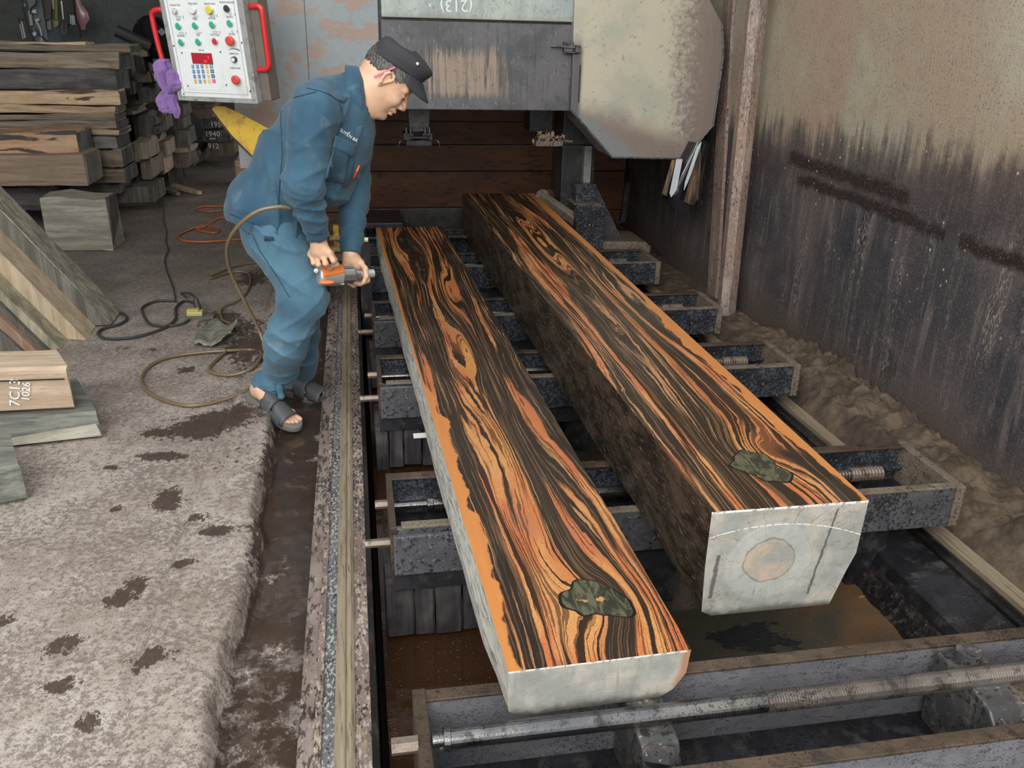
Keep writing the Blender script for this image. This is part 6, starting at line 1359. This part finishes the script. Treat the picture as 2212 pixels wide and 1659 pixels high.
def patch(nm,quad,fn,m,nu=8,nv=6,off=.004,th=.003,lab=None):
    Vp=[];Fp=[]
    for j in range(nv+1):
        for i in range(nu+1):
            u=i/nu;v=j/nv; x=(quad[0][0]*(1-u)+quad[1][0]*u)*(1-v)+(quad[3][0]*(1-u)+quad[2][0]*u)*v; y=(quad[0][1]*(1-u)+quad[1][1]*u)*(1-v)+(quad[3][1]*(1-u)+quad[2][1]*u)*v
            p=onsurf(x,y,fn,off); 
            if p is None: p=Vp[-1] if Vp else J(x,y,3.25)
            Vp.append(p)
    for j in range(nv):
        for i in range(nu): a=j*(nu+1)+i; Fp.append((a,a+1,a+nu+2,a+nu+1))
    o=mk(nm,(Vp,Fp),m,man,smooth=True,label=lab); o.modifiers.new('thick','SOLIDIFY').thickness=th; return o
def seam(nm,pts,fn,m,r=.0016,parent=None,off=.001):
    Q=[]
    for (x0,y0),(x1,y1) in zip(pts[:-1],pts[1:]):
        for k in range(6):
            p=onsurf(x0+(x1-x0)*k/6,y0+(y1-y0)*k/6,fn,off)
            if p is not None: Q.append(Vector(p))
    if len(Q)>2: return mk(nm,tube(Q,r,5,raw=True),m,parent or man,smooth=True)
M_cloth2=mat('blue_workwear_flap',clothf)
patch('chest_pocket',[(722,305),(755,318),(742,395),(702,385)],jacket,M_cloth2,off=.010,th=.006)
patch('pocket_flap',[(724,292),(768,312),(762,338),(718,318)],jacket,M_cloth2,off=.016,th=.004,lab='pocket flap with a button')
patch('placket',[(770,275),(782,270),(752,400),(738,402)],jacket,M_cloth2,off=.006,th=.003)
patch('shoulder_tab',[(738,205),(752,210),(742,222),(728,214)],jacket,M_cloth2,nu=4,nv=3,off=.006,th=.003)
M_stitch=plain('dark_seam_stitch',(.02,.05,.075),.9)  # darker blue for seam and stitch lines
seam('armhole_seam',[(662,190),(690,196),(712,204),(728,216),(738,235),(740,258),(732,285),(716,305)],jacket,M_stitch)
seam('yoke_seam',[(630,212),(660,204),(688,197)],jacket,M_stitch)
seam('side_seam',[(610,215),(606,260),(610,330),(604,400),(600,455)],jacket,M_stitch)
seam('hem_stitch',[(497,462),(540,480),(590,500),(640,522)],jacket,M_stitch)
seam('cuff_stitch',[(664,503),(680,507),(700,504)],jacket,M_stitch)
for x,y in((735,336),(729,412)): 
    p=onsurf(x,y,jacket,.010)
    if p is not None: mk('button',rev(p,p+np.array([0,-.004,.001]),[(0,.006),(.7,.006),(1,.004)],12),M_cloth2,man)
p=onsurf(749,290,jacket,.012)
if p is not None: text('name_text','NGUYỄN BÁ',.0155,frame(p,(.80,.18,-.55),(.50,-.12,.82)),M_chalk,jk,ext=.0006)
seam('red_pen_loop',[(776,358),(770,372),(762,388)],jacket,plain('red_cord',(.75,.13,.08),.5),r=.0045,off=.012)
# trousers -----------------------------------------------------------
def trous(P):
    d=cap(P,J(588,470,3.40),J(592,500,3.39),.130,.125,(0,1,0),.86)
    A=J(596,500,3.31);K=J(655,640,3.27);An=J(606,800,ankR[1]); 
    l=cap(P,A,K,.104,.080); l=smin(l,cap(P,K,J(618,740,3.33),.080,.078),.04); l=smin(l,cap(P,J(618,740,3.33),An,.078,.072),.03)
    l=l-.012*fold(P,(.35,0,1),26,.3,1.3,1)*bump3(P,K,.16)-.012*fold(P,(.5,.1,.9),17,.8,1.5,4)-.006*fold(P,(-.5,0,.8),34,.3,1,2)-.010*fold(P,(.6,.1,1),30,.2,1,7)*bump3(P,J(590,780,3.25),.14)
    l=smax(l,-(P[:,2]-J(600,838,ankR[1])[2]-.010*np.sin(P[:,0]*30)-.012*np.cos(P[:,1]*25)),.012)
    A=J(596,500,3.48);K=J(655,640,3.52);Ak=J(655,800,Lh_[1]-.04)
    m=cap(P,A,K,.100,.075); m=smin(m,cap(P,K,Ak,.075,.058),.04); m=m-.010*fold(P,(.3,0,1),22,1.3,1.3,3)
    m=smax(m,-(P[:,2]-J(655,822,Lh_[1]-.04)[2]),.008)
    d=smin(d,l,.05); d=smin(d,m,.02)
    # bunched, tied cuff of the near leg
    c=cap(P,J(572,826,ankR[1]+.0),J(590,832,ankR[1]-.02),.052,.046); c=c-.007*fold(P,(1,.2,.2),60,.2,1,3); c=smax(c,-(P[:,2]-J(590,850,ankR[1])[2]+.012),.01)
    d=smin(d,c,.014)
    return d
ylo=3.02
tv,tf=surfnet(trous,(-.62,3.02,-.06),(.02,3.78,1.02),.0068)
mk('trousers',(tv,tf),M_trous,man,smooth=True,label='faded blue trousers with bunched cuffs')
seam('side_seam',[(545,505),(560,540),(600,600),(630,650)],trous,M_stitch)
patch('pocket_edge',[(572,510),(590,512),(592,520),(572,519)],trous,M_stitch,nu=4,nv=2,off=.003,th=.003)
seam('cuff_tie',[(566,838),(584,844),(598,840)],trous,M_trous,r=.006,off=.004)
kn=J(603,838,ankR[1]-.075)
mk('cuff_knot',(lambda vf:vf)(surfnet(lambda P:smin(ell(P,kn,(.016,.014,.018)),cap(P,kn,kn+np.array([.006,-.004,-.035]),.008,.015),.01),kn-.07,kn+.07,.004)),M_trous,man,smooth=True)
# sandals ------------------------------------------------------------
M_sand=plain('grey_rubber_sandal',(.085,.088,.092),.55,bump=.3,bs=160); M_sole=plain('muddy_sandal_sole',(.15,.145,.13),.7,bump=.4,bs=60,vary=.3)
def sandal(fr,inner,lab):
    he,ax,side,up,L=fr; s=inner
    def W_(q): return he+ax*q[0]+side*q[1]+up*q[2]
    t=thing('sandal',W_((L/2,0,0)),lab,'sandal','pair of grey rubber slide sandals on the worker')
    out=[(-.018,0),(-.010,.024),(.02,.036),(.08,.034),(.14,.038),(L-.06,.050),(L-.02,.046),(L+.008,.028),(L+.018,.004),(L+.010,-.020),(L-.015,-.038),(L-.06,-.046),(.14,-.034),(.08,-.031),(.02,-.035),(-.010,-.024)]
    Q=spline([(*p,0) for p in out]+[(*out[0],0)],3)[:-1]
    V=[];n=len(Q)
    for z,k in((0.0,.97),(.006,1.0),(.020,1.0),(.027,.985),(.030,.95)):
        for q in Q: V.append(W_((L*.5+(q.x-L*.5)*k, q.y*s*k*(1 if True else 1), z+.014*max(0,(q.x-L*.72)/L)**1*(1) )))
    F=[tuple(range(n))[::-1],tuple(range(4*n,5*n))]+[(i*n+j,i*n+(j+1)%n,(i+1)*n+(j+1)%n,(i+1)*n+j) for i in range(4) for j in range(n)]
    o=mk('sole',(V,F),M_sole,t,smooth=False); fixn(o)
    def strap(x0,x1,h0,h1,nm):
        Vs=[];Fs=[];N_=18;mm=5
        for i in range(N_+1):
            a=math.pi*i/N_; 
            for j in range(mm+1):
                u=j/mm; x=x0+(x1-x0)*u; hh=h0+(h1-h0)*u; wv=.044+.007*u
                Vs.append(W_((x-.02*math.sin(a)*(1-u),math.cos(a)*wv*s,.018+math.sin(a)**.7*hh)))
        for i in range(N_):
            for j in range(mm): a=i*(mm+1)+j; Fs.append((a,a+1,a+mm+2,a+mm+1))
        o=mk(nm,(Vs,Fs),M_sand,t,smooth=True); m_=o.modifiers.new('thick','SOLIDIFY'); m_.thickness=.0045; m_.offset=1
    strap(.100,.158,.090,.070,'upper_strap'); strap(.170,.240,.066,.044,'lower_strap')
    # side gusset joining both straps on the outer side
    for sg in(-1,1):
        P=[W_((.13,sg*.043*s,.016)),W_((.225,sg*.049*s,.016)),W_((.21,sg*.043*s,.040)),W_((.15,sg*.040*s,.050))]; o=mk('strap_side',prism([Vector(p) for p in P],Vector(side)*sg*s*.004),M_sand,t); fixn(o)
    c=W_((.135,-.030*s,.075)); mk('strap_emblem',cyl(c,c+up*.004+side*-.002*s,.009,16),M_sand,t,label='moulded oval on the strap')
    return t
sandal(FR,-1,'grey rubber slide sandal of the near foot, heel on the kerb'); sandal(FL,1,'grey rubber slide sandal of the far foot against the rail')
# ------------------------------------------------------------------ impact wrench
M_org=plain('orange_tool_paint',(.72,.20,.04),.4,vary=.15); M_alu=plain('scuffed_aluminium',(.55,.55,.54),.35,metal=.6,bump=.2,bs=60,vary=.25); M_stl=plain('grey_steel_barrel',(.33,.34,.35),.28,metal=.8,vary=.2)
TY=3.25
wt=thing('impact_wrench',J(715,600,TY),'orange and silver pneumatic impact wrench held against the bunk bolt','impact wrench')
a=J(686,596,TY+.0);b=J(736,594,TY+.045)
def housing(P): 
    d=cap(P,a+np.array([.012,0,0]),b-np.array([.006,0,0]),.040,.041,(0,0,1),1.0); ax_=(b-a)/np.linalg.norm(b-a); d=smax(d,(P-b)@ax_,.004); return smax(d,-(P-a)@ax_-.008,.012)
lo,hi=bb([a,b],.07); v_,f_=surfnet(housing,lo,hi,.004); mk('housing',(v_,f_),M_alu,wt,smooth=True)
axw=(b-a)/np.linalg.norm(b-a)
mk('orange_shell',surfnet(lambda P:smax(smax(housing(P)-.0022,-(P[:,2]-a[2]-.004),.003),-((P-a)@axw)-.0+.0,.003),lo,hi,.004),M_org,wt,smooth=True,label='orange painted upper shell')
q=J(706,610,TY-.036); mk('orange_panel',surfnet(lambda P:ell(P,q,(.030,.010,.009)),q-.045,q+.045,.003),M_org,wt,smooth=True,label='orange worn label panel')
g0=J(704,585,TY+.01);g1=J(696,548,TY+.03); mk('grip',cat_(tube([Vector(g0),Vector((g0+g1)/2),Vector(g1)],lambda t:.021-.003*t,14,4)),M_org,wt,smooth=True,label='orange pistol grip')
mk('cap_screw',rev(J(683,585,TY-.034),J(683,585,TY-.048),[(0,.0085),(.6,.0085),(.62,.005),(1,.004)],16),M_stl,wt)
c=b;d2=J(772,592,TY+.075); ax2=d2-c
mk('barrel',rev(c,c+ax2*.80,[(0,.030),(.04,.037),(.12,.037),(.14,.034),(.85,.034),(.95,.031),(1,.026)],28),M_stl,wt)
mk('anvil',rev(c+ax2*.80,c+ax2*1.12,[(0,.022),(.3,.022),(.32,.018),(1,.018)],20),M_stl,wt)
sk=c+ax2*1.12; se=sk+ax2/np.linalg.norm(ax2)*.06
mk('socket',rev(sk,se,[(0,.014),(.3,.014),(.35,.017),(1,.017)],20),M_silver,wt)
for dz in(-.028,.028): mk('flange_bolt',cyl(b+np.array([0,-.028,dz]),b+axw*.012+np.array([0,-.028,dz]),.005,8),M_silver,wt)
